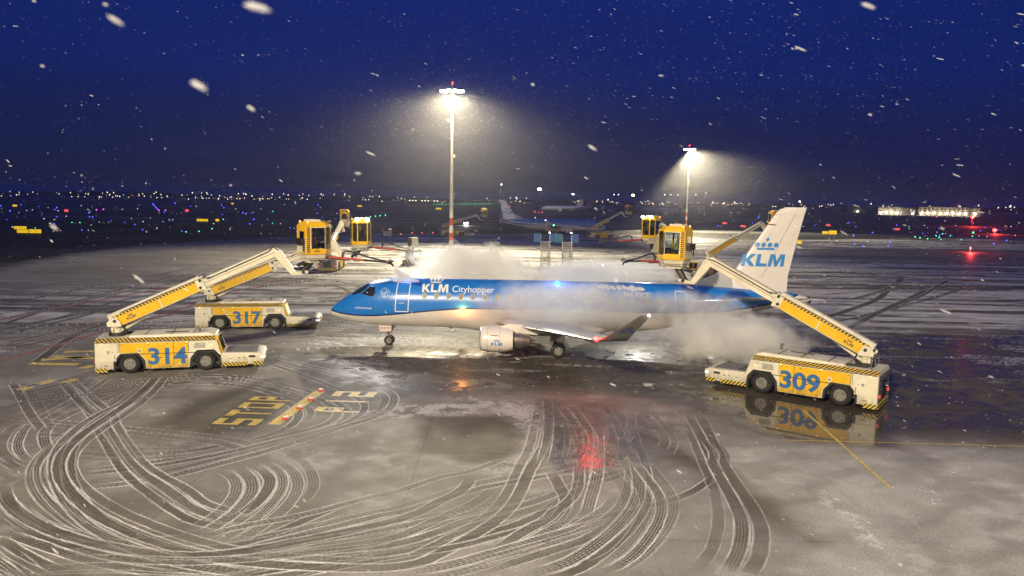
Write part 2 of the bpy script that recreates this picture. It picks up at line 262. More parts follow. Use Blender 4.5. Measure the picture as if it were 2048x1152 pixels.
TRACKS= [[(-19.9,41.03),(-19.0,36.92),(-18.27,33.2),(-17.99,30.69),(-17.8,28.91),(-17.47,27.56),(-16.81,26.24),(-15.81,24.86),(-14.47,23.45),(-12.65,21.91),(-10.77,20.7),(-9.23,19.97),(-7.84,19.41),(-6.6,19.1),(-4.88,18.99)],[(-19.57,40.95),(-18.65,36.73),(-18.03,33.38),(-17.77,30.85),(-17.51,28.98),(-17.13,27.58),(-16.48,26.25),(-15.46,24.87),(-14.1,23.47),(-12.42,22.07),(-10.57,20.91),(-9.02,20.17),(-7.34,19.61),(-5.53,19.32)],[(-23.2,37.04),(-21.63,38.02),(-18.89,39.14),(-15.63,39.38),(-12.99,38.21),(-10.99,36.25),(-9.75,34.44),(-9.38,32.76),(-9.74,31.18),(-10.67,29.98),(-12.34,28.83),(-14.53,28.2),(-16.97,28.19)],[(-22.47,35.86),(-20.58,38.1),(-17.21,40.48),(-14.23,40.21),(-10.73,37.93),(-8.66,35.63),(-7.94,33.86),(-8.2,32.19),(-9.56,30.61),(-11.43,28.62),(-13.29,27.31),(-15.7,26.29)],[(-14.81,44.79),(-11.54,41.69),(-8.69,38.52),(-7.12,36.12),(-6.85,34.28),(-7.36,32.56),(-8.62,30.38),(-10.36,27.94),(-12.04,26.26),(-14.77,24.81)],[(-14.79,46.35),(-11.01,43.36),(-8.06,40.93),(-6.22,38.26),(-5.69,36.22),(-5.92,33.98),(-7.22,31.94),(-8.81,29.54),(-10.58,27.46),(-12.49,25.61),(-14.72,24.72)],[(-13.35,38.63),(-11.22,37.05),(-9.76,35.56),(-9.08,34.13),(-9.1,32.45)],[(-9.87,37.57),(-8.28,34.91),(-7.67,33.53)],[(-22.57,40.56),(-21.67,37.15),(-21.15,33.7),(-20.84,31.42),(-20.25,29.71),(-19.33,28.19),(-18.18,27.06),(-17.09,26.44)],[(-19.32,38.64),(-19.59,35.27),(-19.64,32.77),(-19.27,30.91),(-18.36,29.27),(-17.37,28.05)],[(-21.69,40.63),(-20.93,36.78),(-20.67,33.38),(-20.31,31.15),(-19.25,28.96),(-18.01,27.53),(-17.35,27.1)],[(-18.94,27.48),(-17.82,26.62),(-16.89,26.13)],[(-18.27,26.49),(-17.22,25.59),(-16.39,25.32)],[(-17.65,25.56),(-16.78,24.91),(-15.97,24.66)],[(-16.62,27.61),(-14.23,27.61),(-12.09,28.21),(-10.57,29.71),(-9.56,30.61)],[(-22.35,32.6),(-19.27,32.14),(-16.13,31.4),(-13.12,30.69),(-11.09,29.96),(-9.73,28.97)],[(-20.28,30.55),(-17.67,30.14),(-15.22,29.59),(-12.86,29.05),(-11.64,28.11)],[(-26.11,39.07),(-23.12,35.42),(-20.15,31.77),(-19.01,30.34)],[(-23.77,40.22),(-20.3,36.01),(-18.09,33.21),(-16.44,30.78),(-14.53,28.2),(-12.93,26.22),(-11.25,24.5),(-10.04,23.31),(-9.06,22.53),(-7.61,22.12)],[(-22.79,39.32),(-19.29,34.92),(-17.81,33.22),(-16.77,31.67),(-14.33,28.46),(-12.83,26.66),(-10.92,24.9),(-9.78,23.67),(-8.58,23.04),(-7.21,22.93)],[(-10.26,27.24),(-9.2,25.98),(-8.66,24.62),(-8.58,23.04),(-8.82,21.92),(-9.21,21.04)],[(-9.72,27.5),(-8.6,26.22),(-8.14,25.03),(-8.1,23.4),(-8.5,22.09)],[(-9.09,28.25),(-7.88,26.91),(-7.25,25.47),(-7.11,23.96),(-7.32,22.45),(-8.0,20.28)],[(-8.59,28.78),(-7.55,27.38),(-6.86,25.69),(-6.72,24.34),(-6.93,23.11)],[(-16.42,23.71),(-14.71,22.13),(-12.7,20.89),(-11.15,20.28),(-9.01,19.49),(-7.13,19.03)],[(-15.97,23.04),(-14.15,21.55),(-12.1,20.38),(-10.29,19.74),(-8.35,19.27)],[(-15.55,22.41),(-13.77,21.13),(-11.53,19.88),(-9.44,19.17),(-8.46,18.86)],[(-14.67,21.09),(-13.39,20.06),(-11.96,19.14),(-11.29,18.76)],[(-14.22,20.42),(-13.27,19.69),(-11.99,18.73)],[(-13.96,20.57),(-12.47,20.49),(-10.24,20.86),(-8.54,21.2)],[(-8.0,20.28),(-6.79,21.56),(-5.63,23.34),(-4.79,24.25)],[(-23.45,36.6),(-22.92,38.38),(-21.73,39.64)],[(-23.23,33.92),(-22.73,35.45),(-20.73,36.8),(-19.11,38.21)],[(-24.95,36.5),(-24.24,38.74),(-22.35,40.58)],[(-24.19,35.35),(-23.2,37.04),(-21.36,38.95)],[(-14.95,21.51),(-13.43,20.59),(-11.21,19.52),(-9.36,19.0),(-8.14,18.76)],[(-17.52,25.37),(-16.04,23.55),(-14.21,22.15),(-12.1,21.13),(-10.08,20.52),(-8.55,20.45),(-6.94,21.06),(-5.63,21.98)],[(-12.93,18.99),(-10.64,19.31),(-7.75,19.18),(-5.1,19.88)],[(-8.35,19.27),(-5.97,20.89),(-3.71,21.99),(-0.54,23.56)],[(-6.56,18.99),(-4.12,20.83),(-1.83,22.53),(0.85,24.33)],[(-17.88,37.0),(-17.99,33.21),(-17.42,30.15),(-16.47,27.61),(-14.94,25.09),(-12.97,22.84),(-10.92,21.25),(-8.71,20.12),(-6.11,19.36)],[(-5.97,18.9),(-3.41,20.2),(-0.49,21.68),(2.18,23.35)],[(-7.59,18.78),(-4.53,19.9),(-1.7,21.06),(0.81,22.96),(2.89,26.37)],[(-9.28,20.76),(-8.14,21.8),(-6.5,22.8),(-4.79,24.25),(-3.69,25.05),(-2.5,26.32),(-1.25,27.14),(-0.24,28.24),(0.74,28.78)],[(-7.88,20.28),(-6.13,21.44),(-3.86,22.92),(-3.4,23.1),(-2.16,24.19),(-0.79,25.38),(0.7,26.26),(3.13,27.71),(4.89,28.75)],[(-7.5,20.04),(-5.4,21.05),(-3.24,22.01),(-1.41,23.52),(0.38,24.49),(2.18,25.72),(4.67,27.33),(5.73,28.8)],[(-7.51,19.3),(-5.79,20.23),(-3.09,21.01),(-1.35,22.55),(1.01,24.34),(2.99,26.38),(4.7,27.56)],[(-19.34,41.07),(-18.3,36.55),(-17.8,33.57),(-17.54,31.01),(-17.23,29.07),(-16.78,27.6),(-16.11,26.27),(-15.11,24.89),(-13.74,23.48),(-12.19,22.24),(-10.36,21.13),(-8.81,20.37),(-7.12,19.8),(-5.01,19.52),(-2.88,19.6),(-1.82,20.52),(-0.04,23.42),(0.88,27.36),(1.49,30.68),(1.88,37.55)],[(-17.01,24.61),(-15.58,23.06),(-13.81,21.71),(-12.03,20.78),(-9.87,20.07),(-8.08,20.02),(-6.01,21.03),(-3.35,22.78),(-2.3,24.18),(-1.53,25.35),(-1.23,26.81)],[(-12.48,19.54),(-10.86,19.72),(-8.5,19.63),(-6.33,20.08),(-4.15,20.96),(-3.17,21.57),(-2.05,23.0),(-1.1,24.24),(-0.43,25.8)],[(-2.98,20.21),(-1.24,20.94),(0.62,22.17),(3.37,23.4),(5.74,24.92),(7.01,26.26),(7.87,27.49)],[(-1.81,19.16),(-0.01,20.59),(1.92,22.22),(3.15,23.9),(3.65,25.01)],[(2.72,19.27),(3.77,20.47),(4.7,22.19),(5.33,24.0),(5.45,25.68),(5.31,27.82),(5.23,31.47),(5.13,34.69)],[(4.83,19.35),(5.68,20.68),(6.5,22.88),(7.13,25.56),(7.58,28.9),(8.0,34.18)],[(5.75,19.38),(6.68,20.98),(7.38,22.92),(7.64,25.01),(7.77,27.72),(8.08,31.63),(8.43,35.63)],[(1.13,19.27),(2.41,20.68),(3.62,22.76),(4.36,24.49),(4.91,27.34),(5.63,34.03)],[(1.73,19.65),(2.94,21.53),(3.8,23.59),(3.98,25.81),(3.77,27.74),(4.17,36.89)],[(0.87,21.88),(1.57,22.99),(1.86,24.37),(1.72,25.5),(1.44,27.62)],[(-0.61,20.31),(0.29,21.71),(1.3,22.98),(1.95,24.56)],[(2.42,22.71),(2.79,24.42),(3.34,27.49),(3.85,32.92)],[(1.89,37.97),(1.6,31.26),(1.28,27.61)],[(2.35,36.37),(2.91,31.93),(2.4,27.67)],[(2.18,37.16),(2.83,34.54),(3.08,30.77),(2.16,27.66)],[(5.73,28.8),(6.49,30.96),(6.43,33.08),(6.22,35.86)],[(7.87,27.49),(8.49,29.45),(8.54,31.66)],[(4.7,36.93),(4.58,32.03),(3.89,28.7),(3.03,26.81)],[(5.86,36.22),(5.42,32.7),(4.29,29.22),(3.37,27.72)],[(-2.83,19.24),(-1.46,19.77),(0.6,21.15),(3.32,23.07)],[(-1.13,19.19),(0.58,20.35),(2.52,21.8),(3.99,23.94)],[(0.34,19.13),(1.75,20.02),(3.18,21.97),(4.16,24.12),(4.61,26.46),(4.87,30.87)],[(2.26,19.2),(3.45,20.33),(4.35,22.02),(4.94,23.81),(5.04,25.46),(4.87,27.57),(4.77,31.44)],[(2.68,26.36),(2.81,29.66),(2.78,33.85)],[(3.93,27.75),(4.54,29.76),(4.79,33.64),(4.6,36.92)],[(1.04,22.97),(1.77,24.01),(2.39,25.53),(2.81,28.64)],[(-37.87,55.84),(-40.0,73.5),(-39.8,100.1),(-33.0,118.5)],[(-34.99,51.53),(-33.7,70.6),(-29.5,96.6)],[(-32.94,48.46),(-31.47,57.72),(-28.0,68.0)],[(-44.5,65.8),(-44.2,86.7),(-40.3,116.8),(-27.8,159.8)],[(-27.51,42.9),(-30.88,56.61),(-29.9,75.0),(-22.9,90.4)],[(-28.2,81.7),(-22.9,90.4),(-16.7,83.5),(-16.1,73.1),(-21.6,70.5)],[(-25.1,75.6),(-20.3,84.4),(-16.6,77.7),(-18.4,72.7)],[(-39.34,58.04),(-38.3,80.1),(-29.6,105.9),(-18.8,127.1)],[(-17.85,55.77),(-13.1,61.1),(-11.6,66.9)],[(-14.43,58.42),(-8.0,54.26),(-0.75,51.51),(5.97,50.38)],[(-14.89,48.46),(-8.68,49.88),(-0.69,47.81),(5.69,47.9)],[(-13.98,55.1),(-4.15,51.19)],[(26.1,62.9),(39.3,76.8),(60.2,104.7)],[(29.5,65.9),(44.3,81.4),(59.9,98.4)],[(26.8,65.6),(38.6,80.6),(46.5,93.5)],[(-30.5,143.0),(-20.9,182.2),(-3.3,193.1)],[(-33.0,118.5),(-24.5,152.3),(-2.9,171.2)],[(-31.9,46.9),(-30.35,52.39),(-26.9,67.5)],[(-35.74,58.45),(-35.4,74.2),(-26.4,94.6),(-16.7,108.6)],[(-41.3,60.9),(-40.2,84.2),(-34.3,112.5)],[(-36.5,53.79),(-34.2,67.8),(-31.1,83.7),(-24.0,95.0),(-17.5,100.9)],[(-32.41,47.66),(-31.11,51.92),(-25.39,59.64)],[(-30.74,45.16),(-27.9,53.04),(-23.14,57.93)],[(-44.5,69.9),(-43.6,91.5),(-38.3,125.7),(-23.3,157.7)],[(-35.86,52.82),(-22.59,57.52)],[(-37.17,54.8),(-24.26,59.77)],[(-12.79,50.37),(-7.5,50.87),(-0.71,48.93),(4.28,50.22)],[(-15.01,53.55),(-9.32,53.52),(-2.11,51.38)],[(-13.52,56.23),(-4.61,56.73),(-2.3,55.67)],[(-15.4,60.8),(-12.63,59.1),(-4.43,54.62)],[(-14.1,122.8),(-2.2,131.1),(14.9,129.5)],[(-1.9,115.9),(23.3,129.2),(38.8,124.5)],[(17.0,148.6),(40.7,165.9),(60.2,159.9)],[(41.7,101.5),(58.7,115.3),(83.4,124.3)],[(34.2,84.2),(51.2,94.2),(62.9,93.4)],[(53.1,127.5),(75.9,132.4),(80.2,119.4)],[(35.8,80.2),(46.5,93.5),(54.6,107.1),(54.5,114.5)],[(26.7,60.5),(38.8,76.7),(49.6,91.3)]]
# ------------------------------------------------------------------ ground: one fine apron sheet, the airfield beyond it
def vnoise(x, y, seed=0):
    xi = np.floor(x).astype(np.int64); yi = np.floor(y).astype(np.int64); xf = x - xi; yf = y - yi
    def h(a, b):
        n = (a * 374761393 + b * 668265263 + seed * 2147483647 + 1013) & 0x7fffffff
        n = ((n ^ (n >> 13)) * 1274126177) & 0x7fffffff
        return ((n ^ (n >> 16)) & 0xffff) / 65535.0
    u = xf * xf * (3 - 2 * xf); v = yf * yf * (3 - 2 * yf)
    a = h(xi, yi); b = h(xi + 1, yi); c = h(xi, yi + 1); d = h(xi + 1, yi + 1)
    return (a + (b - a) * u) * (1 - v) + (c + (d - c) * u) * v
def fbm(x, y, seed=0, o=4):
    r = 0; a = 0.5; t = 0
    for i in range(o):
        r = r + a * vnoise(x * 2 ** i + 17.3 * i, y * 2 ** i - 9.1 * i, seed + i); t += a; a *= 0.55
    return r / t
def sstep(a, b, x):
    t = np.clip((x - a) / (b - a), 0, 1); return t * t * (3 - 2 * t)
def sdf(P, X, Y):            # signed distance to polygon (negative inside)
    d = np.full(X.shape, 1e9); ins = np.zeros(X.shape, bool); n = len(P)
    for i in range(n):
        (x0, y0), (x1, y1) = P[i], P[(i + 1) % n]; ex, ey = x1 - x0, y1 - y0
        t = np.clip(((X - x0) * ex + (Y - y0) * ey) / (ex * ex + ey * ey), 0, 1)
        d = np.minimum(d, np.hypot(X - x0 - t * ex, Y - y0 - t * ey))
        c = ((y0 > Y) != (y1 > Y)); dy = (y1 - y0) if y1 != y0 else 1e-9
        ins ^= c & (X < (x1 - x0) * (Y - y0) / dy + x0)
    return np.where(ins, -d, d)
W1=[(-14.89,48.46),(-4.0,49.46),(2.62,50.41),(14.08,53.3),(16,47.9),(12.5,42.22),(12.78,35.25),(11.21,34.73),(4.68,38.92),(-0.51,38.04),(-4.68,36.77),(-10.92,42.95)]
W2=[(24.5,57.5),(46,64),(40,56),(23.94,31.65),(16.67,31.68),(11.89,32.68),(10.25,37.32),(10.94,41.01),(15.61,51.26)]
PUD=[(10.8,41.0),(15.18,39.6),(19.57,38.6),(15.9,30.6),(11.4,30.9),(9.6,35.66)]
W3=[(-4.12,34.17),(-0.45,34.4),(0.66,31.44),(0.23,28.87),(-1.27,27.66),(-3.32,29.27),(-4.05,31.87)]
SHADE4=[(-15.44,31.91),(-15.27,38.0),(-12.1,39.29),(-10.39,32.22),(-12.73,30.52)]  # shadow patch beside STOP, painted into the ground colour
SHADE5=[(5.8,31.75),(7.29,29.86),(8.31,27.09),(9.16,21.4),(8.36,22.04),(6.88,26.52)]  # wedge of cast shadow, painted into the ground colour
W7=[(1.4,37.5),(7.2,36.9),(5.6,27.8),(1.2,26.4)]
W6=[(-13.97,45.44),(-7.25,49.16),(-4.3,37.77),(-6.47,37.13),(-11.87,42.24)]
S1=[(11.76,28.9),(11.45,25.77),(11.39,24.03),(11.3,22.51),(11.12,20.23),(10.43,20.22),(10.58,23.22),(10.8,25.52)]
S2=[(-3.55,37.83),(1.0,37.16),(1.54,32.2),(0.8,27.76),(-0.3,26.16),(-1.06,27.14),(0.43,29.48),(0.02,33.62)]
S3=[(-6,36),(-2,36.5),(-1,34.5),(-4,33),(-7,34)]
FL=[(-61,83.84),(-65.47,97.18),(-70.78,123.29),(-70.53,148.44),(-58.92,178.1),(-42.56,205),(-18,216),(44,236),(60.91,210),(88.14,221),(206,289),(400,400),(-400,400),(-400,60)]
DR=[(63.49,168.86),(73.37,182.56),(139.53,189.76),(97.2,131.77),(79.39,138.45),(54.97,141.02)]

def apron():
    rows_s = np.arange(492, 28.6, -0.55); Yr = np.concatenate([np.linspace(3, 15.2, 60), CAM_H * 764 / rows_s])
    tc_ = np.concatenate([np.linspace(-1.6, -.735, 90), np.linspace(-0.73, 0.73, 1500), np.linspace(.735, 1.6, 90)]); nr, nc = len(Yr), len(tc_)
    Y = np.repeat(Yr[:, None], nc, 1); X = Y * tc_[None, :]
    Z = np.zeros_like(X)
    wx = fbm(X * .12, Y * .12, 91, 3) * 9; n1 = fbm(X * .35 + wx * .35, Y * .35 + wx * .2, 3); n2 = fbm(X * 1.7, Y * 1.7, 9); n3 = fbm(X * 7, Y * 7, 21, 3)
    lo = fbm(X * .09, Y * .13, 31, 3)
    # thin dusting of snow, streaked by ploughs and wind further out
    st = fbm(X * .05 + n1, Y * .55, 41); st2 = fbm(X * .11 + .15 * Y, Y * 1.3, 51)
    near = 0.22 + 0.22 * (lo - .5) + 0.24 * (n1 - .5) + 0.14 * (n2 - .5) + .26 * sstep(3, 12, X + 3 * (n1 - .5)) * (1 - sstep(28, 33, Y)) + .10 * sstep(-9, -2, X) * (1 - sstep(36, 44, Y))
    far = 0.05 + 0.85 * sstep(.44, .56, st) * (.6 + .6 * n2) + 0.35 * sstep(.50, .60, st2) - .25 * sstep(.50, .58, fbm(X * .08, Y * 1.9, 63))
    far = far * (1 - .0) ; calm = sstep(-30, -42, X) * sstep(66, 82, Y) if False else (1 - sstep(-46, -30, X + 8 * (n1 - .5))) * sstep(62, 84, Y); far = far * (1 - calm) + calm * (.16 + .25 * (lo - .3) + .12 * sstep(.5, .6, st2))
    k = sstep(48, 66, Y + 6 * (n1 - .5)); snow = near * (1 - k) + far * k
    far = far * .88
    snow = near * (1 - k) + far * k
    rg = 1 - np.abs(2 * fbm(X * .16 + .10 * Y + n1 * .8, Y * .34 - .2 * X, 87, 4) - 1); snow *= 1 - (1 - k) * sstep(.60, .97, rg) * .32; snow += (1 - k) * .13 * sstep(.58, .70, fbm(X * .3 - .2 * Y, Y * .7 + .4 * X, 95, 4)) * sstep(.4, .6, n2)
    wet = np.full_like(X, 0.18) + 0.25 * (1 - sstep(.35, .6, st)) * k + .12 * (lo - .5)
    wob = (n1 - .5) * 3.0 + (n2 - .5) * 1.0
    for P, amt, soft, cut in ((W1, .75, 1.6, .93), (W2, .85, 2.2, .96), (W6, .5, 1.2, .6), (W7, 1.15, 1.0, .3)):
        m = 1 - sstep(-soft, soft, sdf(P, X, Y) + wob * (.25 if soft < 1 else .8))
        wet = np.maximum(wet, amt * m); snow *= 1 - cut * m
    for P, amt in ((S1, .9), (S2, .65), (S3, .7)):
        m = (1 - sstep(-.5, .6, sdf(P, X, Y) + wob * .35)) * sstep(.40, .60, n2 * .6 + n3 * .45)
        snow = np.maximum(snow, amt * m)
    damp_shade = np.zeros_like(X)  # one damp patch in the centre plus two painted cast shadows
    for P, amt, soft in ((W3, .6, .5), (SHADE4, .5, .8), (SHADE5, .42, .8)):
        m = 1 - sstep(-soft, soft, sdf(P, X, Y) + wob * .28); damp_shade = np.maximum(damp_shade, amt * m); snow *= 1 - .8 * m
    wet *= .55 + .75 * sstep(.35, .62, n2 * .6 + n1 * .4)
    # slush ridges across the wet strip
    sl = sstep(.60, .68, fbm(X * .22, Y * 1.5, 77)) * (1 - sstep(50, 70, Y)) * sstep(40, 46, Y)
    snow = np.maximum(snow, .6 * sl * sstep(.4, .6, n3))
    mud_shade = damp_shade * .9  # starts with damp and painted shadow, tracks add their mud
    # ---- tyre tracks pressed in the snow
    def catmull(P):
        P = np.array(P, float); P = np.vstack([2 * P[0] - P[1], P, 2 * P[-1] - P[-2]]); out = []
        for i in range(1, len(P) - 2):
            L = np.hypot(*(P[i + 1] - P[i])); n = max(2, int(L / (.45 if P[i][1] < 60 else 1.2)))
            for t in np.arange(n) / n:
                a, b, c, d = P[i - 1], P[i], P[i + 1], P[i + 2]
                out.append(.5 * (2 * b + (c - a) * t + (2 * a - 5 * b + 4 * c - d) * t * t + (3 * b - 3 * c + d - a) * t ** 3))
        out.append(P[-2]); return np.array(out)
    Dg = np.full(X.shape, 9.0); Sg = np.zeros_like(X)
    jitter = (n2 - .5) * .08 + (n3 - .5) * .05
    TT = []
    for T in TRACKS:
        TT.append(T)
        if np.mean([p[1] for p in T]) < 48 and rng.random() < .5:
            P_ = np.array(T, float); d_ = np.gradient(P_, axis=0); d_ /= np.linalg.norm(d_, axis=1)[:, None] + 1e-9
            o_ = rng.choice([-1, 1]) * rng.uniform(.38, .52); TT.insert(len(TT) - 1, (P_ + np.stack([-d_[:, 1], d_[:, 0]], 1) * o_).tolist())
    for it, T in enumerate(TT):
        C = catmull(T); C = C + .12 * np.stack([np.sin(np.arange(len(C)) * .21 + it), np.cos(np.arange(len(C)) * .17 + 2 * it)], 1) * .6
        trd = rng.uniform(.1, 1.0); hw = rng.uniform(.14, .21); LT = float(np.sum(np.hypot(*np.diff(C, axis=0).T))); s0 = 0.0; r0, r1, c0, c1 = nr, 0, nc, 0; W_ = .55
        if C[:, 1].mean() > 56: hw = rng.uniform(.22, .42); W_ = .8
        for i in range(len(C) - 1):
            (x0, y0), (x1, y1) = C[i], C[i + 1]; L = math.hypot(x1 - x0, y1 - y0)
            if L < 1e-4: continue
            ya, yb = min(y0, y1) - W_, max(y0, y1) + W_
            a = int(np.searchsorted(Yr, ya)); b = int(np.searchsorted(Yr, yb))
            if b <= a: s0 += L; continue
            xa, xb = min(x0, x1) - W_, max(x0, x1) + W_
            ta = min(xa / max(ya, 1), xa / yb); tb = max(xb / max(ya, 1), xb / yb)
            c = int(np.searchsorted(tc_, ta)); d = int(np.searchsorted(tc_, tb))
            if d <= c: s0 += L; continue
            xs = X[a:b, c:d]; ys = Y[a:b, c:d]; ux, uy = (x1 - x0) / L, (y1 - y0) / L
            t = np.clip((xs - x0) * ux + (ys - y0) * uy, 0, L); dx = xs - x0 - t * ux; dy = ys - y0 - t * uy
            dd = np.hypot(dx, dy) * np.where(ux * dy - uy * dx < 0, -1, 1)
            sub = Dg[a:b, c:d]; upd = np.abs(dd) < np.abs(sub)
            sub[upd] = dd[upd]; Sg[a:b, c:d][upd] = (s0 + t)[upd]; s0 += L
            r0, r1, c0, c1 = min(r0, a), max(r1, b), min(c0, c), max(c1, d)
        if r1 <= r0: continue
        D = Dg[r0:r1, c0:c1]; ii = np.nonzero(np.abs(D) < .6); Dv = D[ii]; Sv = Sg[r0:r1, c0:c1][ii]
        D[ii] = 9.0
        jt = jitter[r0:r1, c0:c1][ii]; au = np.abs(Dv) + jt * .6; stg = rng.uniform(.45, .95) * (.62 + .55 * sstep(.35, .6, n1[r0:r1, c0:c1][ii])) * sstep(.02, 1.6, Sv) * sstep(.02, 1.6, LT - Sv); old = snow[r0:r1, c0:c1][ii]
        wl = wet[r0:r1, c0:c1][ii]; stg = stg * (1 - .5 * sstep(.45, .85, wl)); stg = np.minimum(1, stg * 1.5) if C[:, 1].mean() > 48 else stg
        core = (1 - sstep(hw - .03, hw + .02, au)) * stg
        rib = .5 + .5 * np.cos(Dv * 2 * math.pi / .092)
        chev = .5 + .5 * np.sin(2 * math.pi * (Sv / .19 + np.abs(Dv) * 2.2))
        tread = sstep(.62, .9, rib * .80 + (.10 + .26 * trd) * chev + .25 * (n3[r0:r1, c0:c1][ii] - .5))
        edge = np.exp(-((au - hw - .035) / .026) ** 2) * stg * sstep(.25, .5, n3[r0:r1, c0:c1][ii] * .5 + n2[r0:r1, c0:c1][ii] * .5 + .12)
        new = old * (1 - core * .93) + core * tread * .60 * trd
        new = np.maximum(new, np.minimum(1, edge * rng.uniform(.95, 1.5)))
        snow[r0:r1, c0:c1][ii] = new
        z = Z[r0:r1, c0:c1][ii]
        Z[r0:r1, c0:c1][ii] = z * (1 - core) + .016 * edge + .007 * core * tread
        mud_shade[r0:r1, c0:c1][ii] = np.maximum(mud_shade[r0:r1, c0:c1][ii] * (1 - .3 * edge), core)
    # concrete joints
    jx = np.abs((X + .012 * Y + 3.1) % 7.5 - 3.75) * 1.0; jy = np.abs((Y - .01 * X + 1.0) % 7.5 - 3.75)
    joint = np.maximum(1 - sstep(.02, .06, 3.75 - jx), 1 - sstep(.03, .09, 3.75 - jy)) * (1 - sstep(45, 70, Y))
    field = 1 - sstep(-2.5, 2.5, sdf(FL, X, Y) + wob * 1.2)
    m = 1 - sstep(-4, 4, sdf(DR, X, Y) + wob * 2); snow *= 1 - .8 * m; wet = np.maximum(wet, .6 * m)
    pud = 1 - sstep(-.6, .5, sdf(PUD, X, Y) + wob * .4)
    snow *= 1 - .97 * pud; Z *= 1 - pud
    snow = np.clip(snow, 0, 1)
    # faces
    idx = np.arange(nr * nc).reshape(nr, nc)
    q = np.stack([idx[:-1, :-1], idx[:-1, 1:], idx[1:, 1:], idx[1:, :-1]], -1).reshape(-1, 4)
    me = bpy.data.meshes.new('apron'); me.vertices.add(nr * nc); me.vertices.foreach_set('co', np.stack([X, Y, Z], -1).astype(np.float32).ravel())
    me.loops.add(q.size); me.loops.foreach_set('vertex_index', q.astype(np.int32).ravel())
    me.polygons.add(len(q)); me.polygons.foreach_set('loop_start', np.arange(0, q.size, 4, dtype=np.int32))
    me.polygons.foreach_set('use_smooth', np.ones(len(q), bool)); me.update(calc_edges=True)
    for nm, arr in (('snow', snow), ('wet', np.clip(wet, 0, 1)), ('field', field), ('puddle', pud), ('joint', joint), ('mud_shade', np.clip(mud_shade, 0, 1))):
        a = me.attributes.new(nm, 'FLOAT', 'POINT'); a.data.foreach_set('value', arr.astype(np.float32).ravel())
    o = bpy.data.objects.new('apron', me); COL.objects.link(o); o['kind'] = 'structure'
    # material
    m = bpy.data.materials.new('snowy_concrete'); m.use_nodes = True; t = m.node_tree; b = t.nodes['Principled BSDF']; me.materials.append(m)
    A = {}
    for nm in ('snow', 'wet', 'field', 'puddle', 'joint', 'mud_shade'):
        n = N(t, 'ShaderNodeAttribute'); n.attribute_name = nm; A[nm] = n.outputs['Fac']
    tx = N(t, 'ShaderNodeTexCoord')
    def noise(sc, det=5, rough=.6):
        n = N(t, 'ShaderNodeTexNoise'); n.inputs['Scale'].default_value = sc; n.inputs['Detail'].default_value = det; n.inputs['Roughness'].default_value = rough
        t.links.new(tx.outputs['Object'], n.inputs[0]); return n.outputs[0]
    def math_(op, a, b_=None, c=None, clamp=False):
        n = N(t, 'ShaderNodeMath', operation=op); n.use_clamp = clamp
        for i, v in enumerate((a, b_, c)):
            if v is None: continue
            if isinstance(v, (int, float)): n.inputs[i].default_value = v
            else: t.links.new(v, n.inputs[i])
        return n.outputs[0]
    def mix(f, a, b_):
        n = N(t, 'ShaderNodeMix', data_type='RGBA')
        if isinstance(f, (int, float)): n.inputs[0].default_value = f
        else: t.links.new(f, n.inputs[0])
        for i, v in ((6, a), (7, b_)):
            if isinstance(v, tuple): n.inputs[i].default_value = (*v, 1)
            else: t.links.new(v, n.inputs[i])
        return n.outputs[2]
    def mrange(v, a, b_, c, d):
        n = N(t, 'ShaderNodeMapRange'); t.links.new(v, n.inputs[0])
        for i, q_ in enumerate((a, b_, c, d)): n.inputs[i + 1].default_value = q_
        return n.outputs[0]
    g1 = noise(.8); g2 = noise(14, 6, .7); g3 = noise(60, 3, .7)
    base = mix(mrange(g1, .3, .7, 0, 1), (.092, .081, .062), (.150, .132, .104))
    base = mix(mrange(g2, .38, .66, 0, .75), base, (.076, .068, .055))
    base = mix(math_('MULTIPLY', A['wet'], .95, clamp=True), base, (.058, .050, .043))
    base = mix(math_('MULTIPLY', A['mud_shade'], .62), base, (.048, .041, .032))
    base = mix(math_('MULTIPLY', A['joint'], .7), base, (.035, .033, .03))
    # broken, grainy snow cover
    grain = math_('ADD', math_('MULTIPLY', g2, .75), math_('MULTIPLY', g3, .45))
    cov = math_('MULTIPLY', A['snow'], mrange(grain, .40, .80, .25, 1.5), clamp=True)
    snowc = mix(mrange(g1, .3, .7, 0, 1), (.60, .60, .60), (.74, .74, .73))
    col = mix(cov, base, snowc)
    fieldc = mix(mrange(noise(.05, 6), .4, .62, 0, 1), (.020, .022, .019), (.055, .055, .050))
    col = mix(A['field'], col, fieldc)
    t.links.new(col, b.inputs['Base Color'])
    dry = mrange(g2, .3, .7, .62, .80)
    wr = mrange(noise(1.3, 4), .35, .65, .26, .46)
    n = N(t, 'ShaderNodeMix'); t.links.new(A['wet'], n.inputs[0]); t.links.new(dry, n.inputs[2]); t.links.new(wr, n.inputs[3]); ro = n.outputs[0]
    ro = math_('SUBTRACT', ro, mrange(A['wet'], .75, 1.0, 0, .20))
    n = N(t, 'ShaderNodeMix'); t.links.new(cov, n.inputs[0]); t.links.new(ro, n.inputs[2]); n.inputs[3].default_value = .75; ro = n.outputs[0]
    n = N(t, 'ShaderNodeMix'); t.links.new(A['puddle'], n.inputs[0]); t.links.new(ro, n.inputs[2]); n.inputs[3].default_value = .025; ro = n.outputs[0]
    n = N(t, 'ShaderNodeMix'); t.links.new(A['field'], n.inputs[0]); t.links.new(ro, n.inputs[2]); n.inputs[3].default_value = .75; ro = n.outputs[0]
    t.links.new(ro, b.inputs['Roughness']); b.inputs['IOR'].default_value = 1.34
    sl_ = mrange(A['wet'], .25, .7, .22, .5); t.links.new(sl_, b.inputs['Specular IOR Level'])
    bp = N(t, 'ShaderNodeBump'); bp.inputs['Distance'].default_value = .012
    hh = math_('ADD', math_('MULTIPLY', g2, .6), math_('MULTIPLY', g3, .5))
    t.links.new(hh, bp.inputs['Height'])
